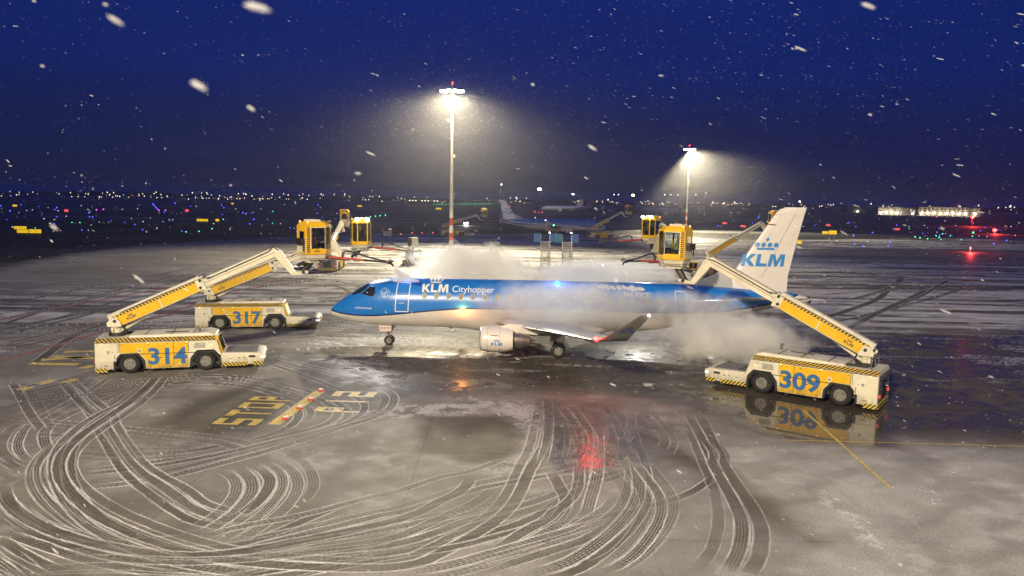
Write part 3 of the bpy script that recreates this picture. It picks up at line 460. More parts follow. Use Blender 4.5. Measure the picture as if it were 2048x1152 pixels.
    st_ = math_('MULTIPLY', math_('SUBTRACT', 1.0, math_('MAXIMUM', math_('MULTIPLY', A['wet'], .93), A['puddle'])), .5, clamp=True)
    t.links.new(st_, bp.inputs['Strength']); t.links.new(bp.outputs[0], b.inputs['Normal'])
    return o
apron()
# dark grass and taxiways out to the horizon
mb = MB(); mb.box((-5500, -60, -0.4), (5500, 6000, -0.05))
fm = bpy.data.materials.new('airfield_grass'); fm.use_nodes = True; t = fm.node_tree; b = t.nodes['Principled BSDF']
tx = N(t, 'ShaderNodeTexCoord'); mp = N(t, 'ShaderNodeMapping'); mp.inputs['Scale'].default_value = (.004, .03, 1); t.links.new(tx.outputs['Object'], mp.inputs[0])
nz = N(t, 'ShaderNodeTexNoise'); nz.inputs['Scale'].default_value = 1; nz.inputs['Detail'].default_value = 8; t.links.new(mp.outputs[0], nz.inputs[0])
rr = N(t, 'ShaderNodeValToRGB'); rr.color_ramp.elements[0].position = .45; rr.color_ramp.elements[0].color = (.020, .022, .018, 1); rr.color_ramp.elements[1].position = .62; rr.color_ramp.elements[1].color = (.11, .11, .105, 1)
t.links.new(nz.outputs[0], rr.inputs[0]); t.links.new(rr.outputs[0], b.inputs['Base Color']); b.inputs['Roughness'].default_value = .7
o = mb.build('airfield_ground', fm); o['kind'] = 'structure'

# ---- painted markings on the apron (4 mm sheets)
M_yel = mat('yellow_road_paint', (.70, .53, .13), .55, var=.34, scale=3.5)
M_redp = mat('red_road_paint', (.42, .10, .08), .55, var=.3, scale=3)
M_whp = mat('white_road_paint', (.55, .53, .48), .55, var=.35, scale=5)
M_blk = mat('black_paint', (.025, .024, .023), .5, var=.2)
def strip(mb, P, w, z, mi=0):
    for i in range(len(P) - 1):
        a, b_ = Vector((*P[i], 0)), Vector((*P[i + 1], 0)); d = (b_ - a).normalized(); n = Vector((-d.y, d.x, 0)) * w / 2
        mb.face([mb.bm.verts.new((p.x, p.y, z)) for p in (a - n, b_ - n, b_ + n, a + n)], mi)
def marking(name, label, paths, w, m, cat='ground marking', z=.004):
    mb = MB()
    for P in paths: strip(mb, P, w, z)
    return tag(mb.build(name, m, recalc=False), label, cat)
marking('boundary_line', 'long thin red line painted along the far left edge of the apron', [[(-39.34, 58.04), (-38.09, 70.03), (-35.12, 88.29), (-32.69, 129.43)]], .36, M_redp)
marking('boundary_line', 'pale red line running behind the truck numbered 314', [[(-29.83, 43.8), (-29.32, 50.58), (-28.44, 71.36), (-27.85, 104.73)]], .26, M_redp)
marking('lead_in_line', 'thin yellow line slanting towards the viewer from under the truck numbered 309', [[(14.23, 36.2), (13.52, 26.11)]], .11, M_yel, z=.006)
marking('stand_line', 'thin yellow line crossing below the truck numbered 309', [[(11.55, 31.39), (25.83, 31.0)]], .07, M_yel)
marking('stand_line', 'long pale line on the wet ground behind the truck numbered 309 boom', [[(26.83, 59.8), (48.69, 58.85)]], .12, M_whp)
marking('stand_line', 'pale line right of the truck numbered 309 at its roof height', [[(24.0, 49.97), (42.24, 49.3)]], .1, M_whp)
marking('stand_line', 'yellow line beneath the steaming rear of the airliner', [[(4.42, 52.0), (23, 50.6)]], .12, M_yel)
hatch = [[gnd(a, b_).xy, gnd(c, d).xy] for a, b_, c, d in ((82, 720, 180, 713), (60, 727, 158, 729), (105, 713, 200, 717), (128, 704, 205, 702), (128, 766, 152, 757), (78, 768, 108, 760), (165, 737, 185, 731), (40, 780, 60, 774))]
hm = empty('hatch_marking', (0, 0, 0), 0, 'worn yellow hatch strokes left of the truck numbered 314', 'ground marking')
for P in hatch: mb = MB(); strip(mb, P, .55, .005); mb.build('stroke', M_yel, hm, recalc=False)
# block letters STOP and P12 running away from the viewer
G5 = {'S': ["11111", "10000", "11111", "00001", "11111"], 'T': ["11111", "00100", "00100", "00100", "00100"], 'O': ["11111", "10001", "10001", "10001", "11111"],
      'P': ["11110", "10010", "11110", "10000", "10000"], '1': ["00100", "00100", "00100", "00100", "00100"], '2': ["11111", "00001", "11111", "10000", "11111"]}
def ground_word(name, word, label, corner, along, up, cw, ch, gap):
    ax = Vector((*along, 0)).normalized(); uy = Vector((*up, 0)).normalized(); o = Vector((*corner, 0))
    root = empty(name, o, 0, label, 'ground marking')
    for i, c in enumerate(word):
        mb = MB()
        for pad, z, mi in ((.05, .004, 1), (0, .007, 0)):
            for r_ in range(5):
                for k in range(5):
                    if G5[c][r_][k] == '1':
                        u0 = i * (cw + gap) + k * cw / 5; v0 = ch - (r_ + 1) * ch / 5; zz = z + (.00002 * (r_ * 5 + k) if mi else 0)
                        q = [(u0 - pad, v0 - pad), (u0 + cw / 5 + pad, v0 - pad), (u0 + cw / 5 + pad, v0 + ch / 5 + pad), (u0 - pad, v0 + ch / 5 + pad)]
                        mb.face([mb.bm.verts.new(ax * a + uy * b_ + Vector((0, 0, zz))) for a, b_ in q], mi)
        mb.build('letter', [M_yel, M_blk], root, recalc=False)
    return root
ground_word('stop_marking', 'STOP', 'yellow STOP lettering painted on the apron in block letters', (-10.95, 32.1), (.06, 1), (-1, .05), .95, 2.0, .38)
ground_word('stand_number_marking', 'P12', 'yellow P12 stand lettering crossed by curved tyre tracks', (-7.0, 34.35), (.06, 1), (-1, .05), .95, 2.1, .45)
mb = MB(); strip(mb, [(-10.25, 32.3), (-9.72, 38.2)], .55, .005); marking_bar = tag(mb.build('stop_bar', M_yel, recalc=False), 'broad yellow bar painted between the STOP and P12 lettering', 'ground marking')
for i, (u, v) in enumerate(((571, 838), (599, 817), (622, 800), (642, 782))):
    g = gnd(u, v); mb = MB(); mb.cbox((0, 0, .04), (.26, .34, .07), 0); mb.cbox((0, 0, .11), (.20, .10, .07), 1); mb.cbox((0, .13, .09), (.22, .06, .04), 2)
    o = mb.build('stop_bar_light', [mat('red_plastic', (.55, .05, .05), .4), mat('white_plastic', (.75, .74, .7), .4), mat('red_plastic', (.55, .05, .05), .4)], bevel=.015, loc=g, rot=(0, 0, .3))
    tag(o, ('small red and white stop light nearest the S of STOP', 'small red and white stop light second along the yellow bar', 'small red and white stop light third along the yellow bar', 'small red and white stop light at the far tip of the yellow bar')[i], 'light', 'lights along the yellow bar')
# ------------------------------------------------------------------ regional jet (x aft from the nose, y to its right, z up)
def lerp_tab(T, x):
    if x <= T[0][0]: return T[0][1]
    for (a, b), (c, d) in zip(T, T[1:]):
        if x <= c:
            t = (x - a) / (c - a); return b + (d - b) * t
    return T[-1][1]
def smooth_tab(T):
    xs = np.array([p[0] for p in T]); ys = np.array([p[1] for p in T])
    return T
F_TOP = [(0, 2.16), (.05, 2.30), (.14, 2.46), (.35, 2.68), (.66, 2.92), (1.0, 3.17), (1.34, 3.40), (1.85, 3.75), (2.36, 4.06), (2.87, 4.28), (3.38, 4.42), (3.9, 4.51), (4.4, 4.555), (5.4, 4.59), (8, 4.60), (21.5, 4.60), (24.65, 4.52), (26.3, 4.43), (27.9, 4.33), (29.9, 4.20), (30.9, 4.08), (31.5, 3.95), (31.72, 3.80)]
F_BOT = [(0, 2.10), (.05, 2.02), (.14, 1.96), (.35, 1.86), (.66, 1.77), (1.34, 1.60), (2.0, 1.47), (2.7, 1.38), (4.05, 1.33), (8.2, 1.33), (9.4, 1.24), (10.4, 1.10), (12, 1.04), (16, 1.05), (17.5, 1.15), (19, 1.31), (20.5, 1.36), (22, 1.50), (24, 1.90), (26, 2.36), (28, 2.80), (30, 3.22), (31, 3.42), (31.72, 3.58)]
F_W = [(0, .04), (.05, .17), (.14, .30), (.35, .47), (.66, .66), (1.0, .82), (1.34, .95), (1.85, 1.12), (2.36, 1.24), (2.87, 1.33), (3.38, 1.40), (4.4, 1.48), (5.4, 1.505), (8, 1.505), (9.4, 1.51), (11, 1.56), (16, 1.56), (18, 1.505), (21.5, 1.50), (23, 1.42), (25, 1.22), (27, .97), (29, .70), (30.5, .46), (31.72, .25)]
def f_prof(x): return lerp_tab(F_TOP, x), lerp_tab(F_BOT, x), lerp_tab(F_W, x)
FN = 2.15
def f_y(x, z):
    a, b, w = f_prof(x); c, h = (a + b) / 2, (a - b) / 2; t = min(abs(z - c) / max(h, 1e-4), .9999)
    return w * (1 - t ** FN) ** (1 / FN)
def f_pt(x, z, side, off=.006):
    y = f_y(x, z); e = .03
    dz = (f_y(x, z + e) - f_y(x, z - e)) / (2 * e); dx = (f_y(x + e, z) - f_y(x - e, z)) / (2 * e)
    n = Vector((-dx, 1, -dz)).normalized()
    p = Vector((x, y, z)) + n * off; return Vector((p.x, side * p.y, p.z))
BLUE_LINE = [(0, 2.30), (.46, 2.22), (1.39, 2.10), (3.04, 2.10), (4.36, 2.22), (5.67, 2.38), (7.31, 2.58), (8.95, 2.72), (11, 2.79), (24, 2.80), (25.5, 2.84), (27, 3.02), (28.5, 3.30), (30, 3.65), (31.7, 4.4)]
def livery():
    m = bpy.data.materials.new('airliner_livery'); m.use_nodes = True; t = m.node_tree; b = t.nodes['Principled BSDF']
    tx = N(t, 'ShaderNodeTexCoord'); s = N(t, 'ShaderNodeSeparateXYZ'); t.links.new(tx.outputs['Object'], s.inputs[0])
    q = N(t, 'ShaderNodeMath', operation='DIVIDE'); q.inputs[1].default_value = 32; t.links.new(s.outputs[0], q.inputs[0])
    fc = N(t, 'ShaderNodeFloatCurve'); cu = fc.mapping.curves[0]
    pts = [(x / 32, z / 5) for x, z in BLUE_LINE]
    cu.points[0].location = pts[0]; cu.points[1].location = pts[-1]
    for p in pts[1:-1]: cu.points.new(*p)
    fc.mapping.update(); t.links.new(q.outputs[0], fc.inputs['Value'])
    ml = N(t, 'ShaderNodeMath', operation='MULTIPLY'); ml.inputs[1].default_value = 5; t.links.new(fc.outputs[0], ml.inputs[0])
    d = N(t, 'ShaderNodeMath', operation='SUBTRACT'); t.links.new(s.outputs[2], d.inputs[0]); t.links.new(ml.outputs[0], d.inputs[1])
    g1 = N(t, 'ShaderNodeMath', operation='GREATER_THAN'); g1.inputs[1].default_value = 0; t.links.new(d.outputs[0], g1.inputs[0])
    g2 = N(t, 'ShaderNodeMath', operation='GREATER_THAN'); g2.inputs[1].default_value = .11; t.links.new(d.outputs[0], g2.inputs[0])
    nz = N(t, 'ShaderNodeTexNoise'); nz.inputs['Scale'].default_value = 1.4; nz.inputs['Detail'].default_value = 6; t.links.new(tx.outputs['Object'], nz.inputs[0])
    g = N(t, 'ShaderNodeMapRange'); g.inputs[3].default_value = .86; g.inputs[4].default_value = 1.08; t.links.new(nz.outputs[0], g.inputs[0])
    m1 = N(t, 'ShaderNodeMix', data_type='RGBA'); t.links.new(g1.outputs[0], m1.inputs[0]); m1.inputs[6].default_value = (.72, .66, .62, 1); m1.inputs[7].default_value = (.012, .035, .14, 1)
    m2 = N(t, 'ShaderNodeMix', data_type='RGBA'); t.links.new(g2.outputs[0], m2.inputs[0]); t.links.new(m1.outputs[2], m2.inputs[6]); m2.inputs[7].default_value = (.010, .175, .60, 1)
    v = N(t, 'ShaderNodeVectorMath', operation='SCALE'); t.links.new(m2.outputs[2], v.inputs[0]); t.links.new(g.outputs[0], v.inputs['Scale']); t.links.new(v.outputs[0], b.inputs['Base Color'])
    # frame and skin panel seams
    wv = N(t, 'ShaderNodeMath', operation='PINGPONG'); wv.inputs[1].default_value = 1.35; t.links.new(s.outputs[0], wv.inputs[0])
    ls = N(t, 'ShaderNodeMath', operation='LESS_THAN'); ls.inputs[1].default_value = .012; t.links.new(wv.outputs[0], ls.inputs[0])
    bp = N(t, 'ShaderNodeBump'); bp.inputs['Strength'].default_value = .35; bp.inputs['Distance'].default_value = -.01; t.links.new(ls.outputs[0], bp.inputs['Height'])
    t.links.new(bp.outputs[0], b.inputs['Normal'])
    b.inputs['Roughness'].default_value = .30; b.inputs['Coat Weight'].default_value = .35; b.inputs['Coat Roughness'].default_value = .12
    return m
M_liv = livery()
M_acw = mat('airliner_white_paint', (.74, .69, .65), .35, var=.06, scale=1.2)
M_grey = mat('airliner_grey_paint', (.40, .40, .41), .40, var=.10, scale=1.0)
M_wing = mat('wing_grey_paint', (.50, .50, .50), .30, var=.16, scale=1.6)
M_metal = mat('polished_lip_metal', (.62, .62, .62), .25, 1.0, var=.05)
M_dmetal = mat('dark_exhaust_metal', (.20, .19, .18), .38, .9, var=.2)
M_dark = mat('dark_cavity', (.012, .012, .013), .6, var=0)
M_tyre = mat('tyre_rubber', (.011, .011, .0115), .75, var=.2, scale=8)
M_rim = mat('rim_paint', (.26, .25, .23), .45, .3, var=.45, scale=9)
M_klm = mat('light_blue_lettering', (.035, .24, .62), .4, var=.05)
M_lw = mat('white_lettering', (.80, .80, .80), .4, var=.03)
M_wind = mat('cockpit_glass', (.016, .018, .022), .06, var=0)
M_pane = mat('lit_cabin_pane', (.10, .09, .06), .15, var=0, emit=(1.0, .84, .52), estr=.20)
M_red = emis('red_lamp', (1, .006, .005), 70); M_whl = emis('white_lamp', (1, .96, .88), 60); M_org = emis('orange_emission', (1, .20, .012), 24); M_blu = emis('blue_emission', (.004, .16, 1), 30); M_grn = emis('green_lamp', (.1, 1, .45), 20)

def airfoil(c, th, n=10):
    up = []; lo = []
    for i in range(n + 1):
        t = (1 - math.cos(math.pi * i / n)) / 2; y = 5 * th * (.2969 * math.sqrt(t) - .126 * t - .3516 * t * t + .2843 * t ** 3 - .1036 * t ** 4)
        up.append((t * c, y * c * 1.05)); lo.append((t * c, -y * c * .85))
    return up + lo[-2:0:-1]
def lift(secs, mb, mi=0, vertical=False):   # secs: (x_le, y, z, chord, thick, cant)
    rings = []
    for x, y, z, c, th, cant in secs:
        rings.append([(x + u, y - w * math.sin(cant), z + w * math.cos(cant)) for u, w in airfoil(c, th)])
    return mb.loft(rings, mi)

def airliner(name, loc, rz, label, detail=True):
    root = empty(name, loc, rz, label, 'airliner')
    # fuselage
    xs = [0, .05, .14, .25, .35, .5, .66, .83, 1.0, 1.17, 1.34, 1.6, 1.85, 2.1, 2.36, 2.6, 2.87, 3.12, 3.38, 3.65, 3.9, 4.15, 4.4, 4.9, 5.4, 6.5, 8, 8.8, 9.4, 10, 10.4, 11, 12, 14, 16, 17, 17.5, 18.2, 19, 20.5, 21.5, 22.3, 23, 24, 24.65, 25.5, 26.3, 27, 27.9, 29, 29.9, 30.5, 30.9, 31.2, 31.5, 31.72]
    rings = []
    for x in xs:
        a, b, w = f_prof(x); c, h = (a + b) / 2, (a - b) / 2; ring = []
        for i in range(56):
            p = 2 * math.pi * i / 56; co, si = math.cos(p), math.sin(p)
            ring.append((x, w * math.copysign(abs(co) ** (2 / FN), co), c + h * math.copysign(abs(si) ** (2 / FN), si)))
        rings.append(ring)
    mb = MB(); mb.loft(rings); mb.build('fuselage', M_liv, root, smooth=50)
    mb = MB(); mb.lathe([(0, .24), (.14, .23), (.12, .17), (-.2, .15)], (31.70, 0, 3.69), (1, 0, .04), 20); mb.build('exhaust_pipe', M_dmetal, root, smooth=40)
    mb = MB(); P = [(10.4, .5), (11.1, 1.2), (12.2, 1.66), (13.5, 1.82), (15.6, 1.82), (17.0, 1.66), (18.2, 1.1), (18.8, .5)]
    mb.loft([[(x, w * math.cos(2 * math.pi * i / 24), 1.55 + (.62 if math.sin(2 * math.pi * i / 24) < 0 else .55) * min(1, w / 1.5) * math.sin(2 * math.pi * i / 24)) for i in range(24)] for x, w in P])
    mb.build('wing_fairing', M_acw, root, smooth=50)
    for sd in (-1, 1):
        # wings
        mb = MB(); g = [(11.3, 1.2, 1.95, 5.4, .14), (12.9, 4.5, 2.22, 3.75, .125), (14.9, 8.9, 2.66, 2.55, .115), (16.75, 12.9, 3.02, 1.62, .10)]
        lift([(x, sd * y, z, c, th, 0) for x, y, z, c, th in g], mb)
        w = mb.build('wing', M_wing, root, smooth=40)
        mb = MB()
        for (x0, y0, z0, c0, t0), (x1, y1, z1, c1, t1) in zip(g, g[1:]):   # bright slat leading edges
            mb.tube((x0 + .03, sd * max(y0, 1.6), z0), (x1 + .03, sd * y1, z1), .055, .04, 8)
        mb.build('slat_edge', M_metal, w, smooth=60)
        for fy, fx, ln in ((6.2, 16.2, 1.6), (8.8, 16.7, 1.3), (10.9, 17.2, 1.0)):
            mb = MB(); zz = 2.22 + (fy - 4.5) * .094
            mb.loft([[(fx + d * ln - .7, sd * fy + .10 * r * math.cos(a), zz - .16 + .14 * r * math.sin(a)) for a in [2 * math.pi * k / 10 for k in range(10)]] for d, r in ((0, .15), (.25, .9), (.6, 1), (1, .12))])
            mb.build('flap_fairing', M_wing, w, smooth=50)
        # winglets
        mb = MB(); secs = [(16.75, 12.9, 3.02, 1.62, .10, 0), (17.05, 13.32, 3.10, 1.42, .09, -sd * -.25), (17.42, 13.62, 3.34, 1.20, .08, sd * .8), (18.88, 14.26, 4.44, .52, .08, sd * 1.05), (19.02, 14.30, 4.52, .36, .07, sd * 1.05)]
        lift([(x, sd * y, z, c, th, cant) for x, y, z, c, th, cant in secs], mb); wl = mb.build('winglet', M_acw if sd > 0 else mat('winglet_dark_grey', (.10, .097, .092), .45, var=.15), root, smooth=45)
        mb = MB()
        k2 = klm2d(.55)
        for q_ in (-1, 1):
            nv = Vector((0, sd * .865 * q_, -.5 * q_)) * .052
            stamp(mb, k2, lambda u, v, q_=q_, nv=nv: Vector((18.05 + .85 * v + (u if sd * q_ < 0 else .55 - u), sd * (13.77 + .58 * v), 3.60 + v)) + nv, 0)
        mb.build('lettering', mat('winglet_lettering', (.02, .05, .16), .4, var=0), wl, recalc=False)
        # nav lights
        mb = MB(); mb.ball((16.98, sd * 13.38, 3.16), .12, 6); mb.build('navigation_light', M_red if sd < 0 else M_grn, root, smooth=60)
        mb = MB(); mb.ball((19.36, sd * 14.30, 4.53), .05, 6); mb.build('navigation_light', M_whl, root, smooth=60)
        # engine
        ey, ez = sd * 4.75, 1.46
        e = None
        mb = MB(); prof = [(.30, .60), (.10, .655), (.0, .70), (.05, .745), (.25, .79), (.6, .815), (1.1, .815), (1.6, .755), (1.98, .66), (1.99, .60), (1.6, .60)]
        rings = [[(10.58 + h, ey + r * 1.0 * math.cos(a), ez - .02 * h + r * math.sin(a) * (.97 if math.sin(a) < 0 else 1)) for a in [2 * math.pi * i / 36 for i in range(36)]] for h, r in prof]
        mb.loft(rings, cap=False); e = mb.build('engine', M_acw if sd < 0 else M_acw, root, smooth=45)
        mb = MB(); mb.lathe([(.04, .742), (-.004, .70), (.05, .672), (.16, .645)], (10.575, ey, ez), (1, 0, -.01), 36); mb.build('inlet_lip', M_metal, e, smooth=60)
        mb = MB(); mb.lathe([(0, .64), (.02, .02)], (10.9, ey, ez), (1, 0, 0), 30)
        for k in range(22):
            a = 2 * math.pi * k / 22; mb.tube((10.86, ey + .16 * math.cos(a), ez + .16 * math.sin(a)), (10.80, ey + .63 * math.cos(a + .2), ez + .63 * math.sin(a + .2)), .04, .06, 4)
        mb.lathe([(-.28, .01), (-.12, .10), (0, .17)], (10.9, ey, ez), (1, 0, 0), 16); mb.build('fan', M_dmetal, e, smooth=40)
        mb = MB(); mb.lathe([(0, .57), (.35, .54), (.36, .30)], (12.3, ey, ez - .03), (1, 0, -.01), 30, 1); mb.lathe([(.3, .50), (.75, .47), (1.28, .36), (1.30, .31), (1.0, .26)], (12.3, ey, ez - .03), (1, 0, -.01), 30, 0); mb.lathe([(1.0, .2), (1.6, .03)], (12.3, ey, ez - .03), (1, 0, -.01), 20, 0)
        mb.build('exhaust_nozzle', [mat('nozzle_metal', (.42, .40, .37), .32, .85, var=.15), M_dark], e, smooth=40)
        mb = MB(); mb.prism([(11.5, 2.15), (12.3, 2.42), (14.4, 2.30), (15.0, 2.05), (14.0, 1.75), (12.6, 1.85)], lambda u, v, t: (u, ey + t, v), -.13, .13); mb.build('pylon', M_acw, root, bevel=.05)
        if detail:
            mb = MB(); k2 = klm2d(.66)
            fe = lambda u, v: Vector((11.27 + (u if sd < 0 else .66 - u), ey + sd * (math.sqrt(max(.0, .822 ** 2 - (v - .27) ** 2)) + .004), ez - .27 + v))
            stamp(mb, k2, fe, 0, .06); mb.build('lettering', M_klm, e, recalc=False)
            mb = MB()
            for x_, z_, l_ in ((11.35, .33, .42),): mb.cbox((x_ + .12, ey + sd * .765, ez + z_), (l_, .02, .03))
            mb.build('cowl_vent', M_dark, e)
            for x_ in (11.22, 11.55): mb = MB(); mb.cbox((x_, ey + sd * .745, ez - .36), (.05, .02, .05)); mb.build('cowl_marking', mat('red_marking', (.5, .05, .04), .5, var=0), e)
            mb = MB()
            for hx, rr_ in ((.44, .812), (1.18, .810)):
                mb.lathe([(hx, rr_ - .02), (hx, rr_ + .004), (hx + .012, rr_ + .004), (hx + .012, rr_ - .02)], (10.58, ey, ez - .008), (1, 0, -.02), 36)
            mb.build('cowl_seam', M_dmetal, e, smooth=30)
        # horizontal tail
        mb = MB(); lift([(26.55, sd * .5, 3.72, 2.75, .10, 0), (29.9, sd * 5.05, 4.35, 1.15, .08, 0)], mb); mb.build('tailplane', M_wing if sd > 0 else M_grey, root, smooth=40)
        # main gear
        gy = sd * 2.85
        mb = MB(); mb.tube((15.36, gy, .5), (15.25, gy * .92, 2.1), .09, .11, 12); mb.tube((15.36, gy - .3, .5), (15.36, gy + .3, .5), .06, None, 10); mb.tube((15.3, gy, .9), (15.1, gy * .55, 1.7), .05, None, 8); mb.tube((15.36, gy, .75), (15.62, gy, 1.15), .035, None, 6); mb.tube((15.62, gy, 1.15), (15.3, gy, 1.5), .035, None, 6)
        gr = mb.build('main_gear', M_rim, root, smooth=40)
        mb = MB(); mb.prism([(14.8, 1.1), (15.8, 1.1), (15.7, 1.75), (14.9, 1.75)], lambda u, v, t: (u, gy + sd * .36 + t, v), 0, .03); mb.build('gear_door', M_grey, gr)
        for o_ in (-.24, .24):
            wheel_mesh((15.36, gy + o_, .47), .47, .24, gr)
    # nose gear
    mb = MB(); mb.tube((4.02, 0, .33), (3.95, 0, 1.5), .06, .075, 12); mb.tube((4.02, -.22, .33), (4.02, .22, .33), .045, None, 8); mb.tube((4.0, 0, .75), (4.5, 0, 1.45), .035, None, 8); mb.tube((4.0, 0, .62), (3.86, 0, .78), .03); mb.tube((3.86, 0, .78), (3.98, 0, 1.0), .03)
    gr = mb.build('nose_gear', M_rim, root, smooth=40)
    for o_ in (-.17, .17): wheel_mesh((4.02, o_, .33), .33, .19, gr)
    mb = MB(); mb.box((3.42, -.42, .98), (4.22, -.395, 1.38)); d_ = mb.build('gear_door', mat('door_pink_white', (.74, .62, .60), .4, var=.08), gr, bevel=.01)
    mb = MB(); mb.box((3.42, .395, .98), (4.22, .42, 1.38)); mb.build('gear_door', M_acw, gr, bevel=.01)
    if detail:
        mb = MB(); stamp(mb, text2d('EXZ-723', .66, .17, .012), lambda u, v: Vector((3.48 + u, -.424, 1.10 + v))); mb.build('lettering', mat('maroon_lettering', (.12, .02, .02), .5, var=0), d_ if False else gr, recalc=False)
        mb = MB(); mb.box((3.9, -.1, .80), (4.12, .1, .93)); mb.ball((3.88, 0, .86), .06, 6); mb.build('taxi_light', mat('red_box_paint', (.40, .06, .05), .5, var=.2), gr)
    # fin
    mb = MB(); lift_v = [(26.35, 4.2, 3.95, .11), (26.62, 5.2, 3.70, .11), (27.95, 7.2, 2.75, .10), (29.35, 9.35, 1.83, .09), (29.55, 9.58, 1.70, .085), (29.95, 9.72, 1.30, .06)]
    mb.loft([[(x + u, w, z) for u, w in airfoil(c, th)] for x, z, c, th in lift_v]); fin = mb.build('fin', M_acw, root, smooth=40)
    mb = MB()
    mb.loft([[(x, w * s, z) for (s, z) in ((-1, 4.25), (-.55, 4.25 + (h - 4.25) * .6), (0, h), (.55, 4.25 + (h - 4.25) * .6), (1, 4.25))] for x, h, w in ((23.9, 4.58, .02), (24.6, 4.86, .10), (25.3, 5.16, .15), (26.0, 5.48, .20), (26.55, 5.70, .16), (27.2, 5.72, .10))], closed=True)
    mb.build('dorsal_fin', M_grey, root, smooth=60)
    mb = MB()
    for s_ in (-1, 1):
        def ff(u, v, s_=s_):
            z = 5.86 + v; x = 27.20 + u + v * .16 if s_ < 0 else 30.2 - u + v * .16
            xl = 26.62 + (z - 5.2) * .665; c = 3.70 - (z - 5.2) * .475; t = min(max((x - xl) / c, .01), .98); th = .106
            y = 5 * th * (.2969 * math.sqrt(t) - .126 * t - .3516 * t * t + .2843 * t ** 3 - .1036 * t ** 4) * c * 1.06
            return Vector((x, s_ * (y + .012), z))
        stamp(mb, klm2d(2.78, True, .34), ff, 0, .25)
    mb.build('fin_lettering', M_klm, fin, recalc=False)
    mb = MB(); mb.cbox((29.05, 0, 8.6), (.36, .30, .05)); mb.cbox((29.25, 0, 8.57), (.2, .31, .03)); mb.build('rudder_hinge', mat('hinge_brown', (.16, .12, .10), .5, var=.2), fin)
    mb = MB()
    for s_ in (-1, 1):
        mb.tube((28.55, s_ * .185, 5.1), (30.55, s_ * .085, 9.3), .008, None, 5); mb.tube((26.0 + 1.3, s_ * .15, 6.2 - 1.4), (29.35 + .35, s_ * .08, 9.2), .006, None, 5)
        mb.tube((29.2, s_ * .1, 9.25), (31.1, s_ * .02, 9.25), .006, None, 5)
    mb.build('fin_seam', mat('seam_grey', (.35, .33, .32), .5, var=0), fin)
    # doors, windows and glazing
    def patch_rect(mb, x0, x1, z0, z1, side, off, mi=0, nz=8, shift=0.0, r=0):
        for k in range(nz):
            a, b_ = z0 + (z1 - z0) * k / nz, z0 + (z1 - z0) * (k + 1) / nz
            vs = [f_pt(x + shift * (z - z0), z, side, off) for x, z in ((x0, a), (x1, a), (x1, b_), (x0, b_))]
            mb.face([mb.bm.verts.new(p) for p in vs], mi)
    def outline(mb, x0, x1, z0, z1, side, w, off, shift=0.0, mi=0):
        for (a, b_, c, d, n_) in ((x0, x0 + w, z0, z1, 10), (x1 - w, x1, z0, z1, 10), (x0 + w, x1 - w, z0, z0 + w, 2), (x0 + w, x1 - w, z1 - w, z1, 2)):
            for k in range(n_):
                p, q = c + (d - c) * k / n_, c + (d - c) * (k + 1) / n_
                mb.face([mb.bm.verts.new(f_pt(x + shift * (z - z0), z, side, off)) for x, z in ((a, p), (b_, p), (b_, q), (a, q))], mi)
    for s_ in (-1, 1):
        for (x0, x1, z0, z1, sh, wd, wz) in ((4.66, 5.56, 2.48, 4.36, .05, .055, 1), (22.86, 23.62, 2.48, 4.20, -.02, .045, 2)):
            mb = MB(); patch_rect(mb, x0, x1, z0, z1, s_, .008, 0, 14, sh); dr = mb.build('door', M_liv, root, smooth=60, recalc=False)
            mb = MB(); outline(mb, x0, x1, z0, z1, s_, wd, .014, sh); mb.build('door_outline', M_lw, dr, recalc=False)
            mb = MB(); patch_rect(mb, x0 + .25, x0 + .62, 3.05, 3.08, s_, .016, 0, 1, sh); mb.build('handle', M_lw, dr, recalc=False)
        for k in range(20):
            x = 6.60 + .795 * k
            if x > 21.9: break
            mb = MB(); z = 3.55
            ov = [(.135 * math.copysign(abs(math.cos(a)) ** .75, math.cos(a)), .185 * math.copysign(abs(math.sin(a)) ** .75, math.sin(a))) for a in [2 * math.pi * i / 18 for i in range(18)]]
            pin = [mb.bm.verts.new(f_pt(x + a, z + b_, s_, .010)) for a, b_ in ov]; mb.face(pin, 0)
            wn = mb.build('window', M_pane if detail and (k < 7 or k % 3) else M_wind, root, recalc=False)
            mb = MB(); inn = [mb.bm.verts.new(f_pt(x + a, z + b_, s_, .013)) for a, b_ in ov]; out = [mb.bm.verts.new(f_pt(x + a * 1.25, z + b_ * 1.2, s_, .013)) for a, b_ in ov]
            for i in range(18): mb.face([inn[i], inn[(i + 1) % 18], out[(i + 1) % 18], out[i]])
            mb.build('window_frame', mat('window_frame_grey', (.30, .36, .46), .4, var=0), wn, recalc=False)
        # cockpit side window and windscreen
        def cpatch(P, off, mt, nm, parent, frame=True):
            mb = MB(); bm2 = bmesh.new(); bm2.faces.new([bm2.verts.new((x, z, 0)) for x, z in P])
            for zc in np.arange(3.0, 4.5, .07): bmesh.ops.bisect_plane(bm2, geom=bm2.verts[:] + bm2.edges[:] + bm2.faces[:], plane_co=(0, zc, 0), plane_no=(0, 1, 0))
            for xc in np.arange(1.2, 3.6, .12): bmesh.ops.bisect_plane(bm2, geom=bm2.verts[:] + bm2.edges[:] + bm2.faces[:], plane_co=(xc, 0, 0), plane_no=(1, 0, 0))
            mp = {v: mb.bm.verts.new(f_pt(v.co.x, v.co.y, s_, off)) for v in bm2.verts}
            for fc in bm2.faces: mb.face([mp[v] for v in fc.verts])
            bm2.free(); return mb.build(nm, mt, parent, smooth=60, recalc=False)
        w0 = cpatch([(2.36, 3.56), (3.18, 3.40), (3.32, 3.52), (3.26, 4.02), (2.98, 4.06), (2.72, 3.86)], .008, M_wind, 'cockpit_window', root)
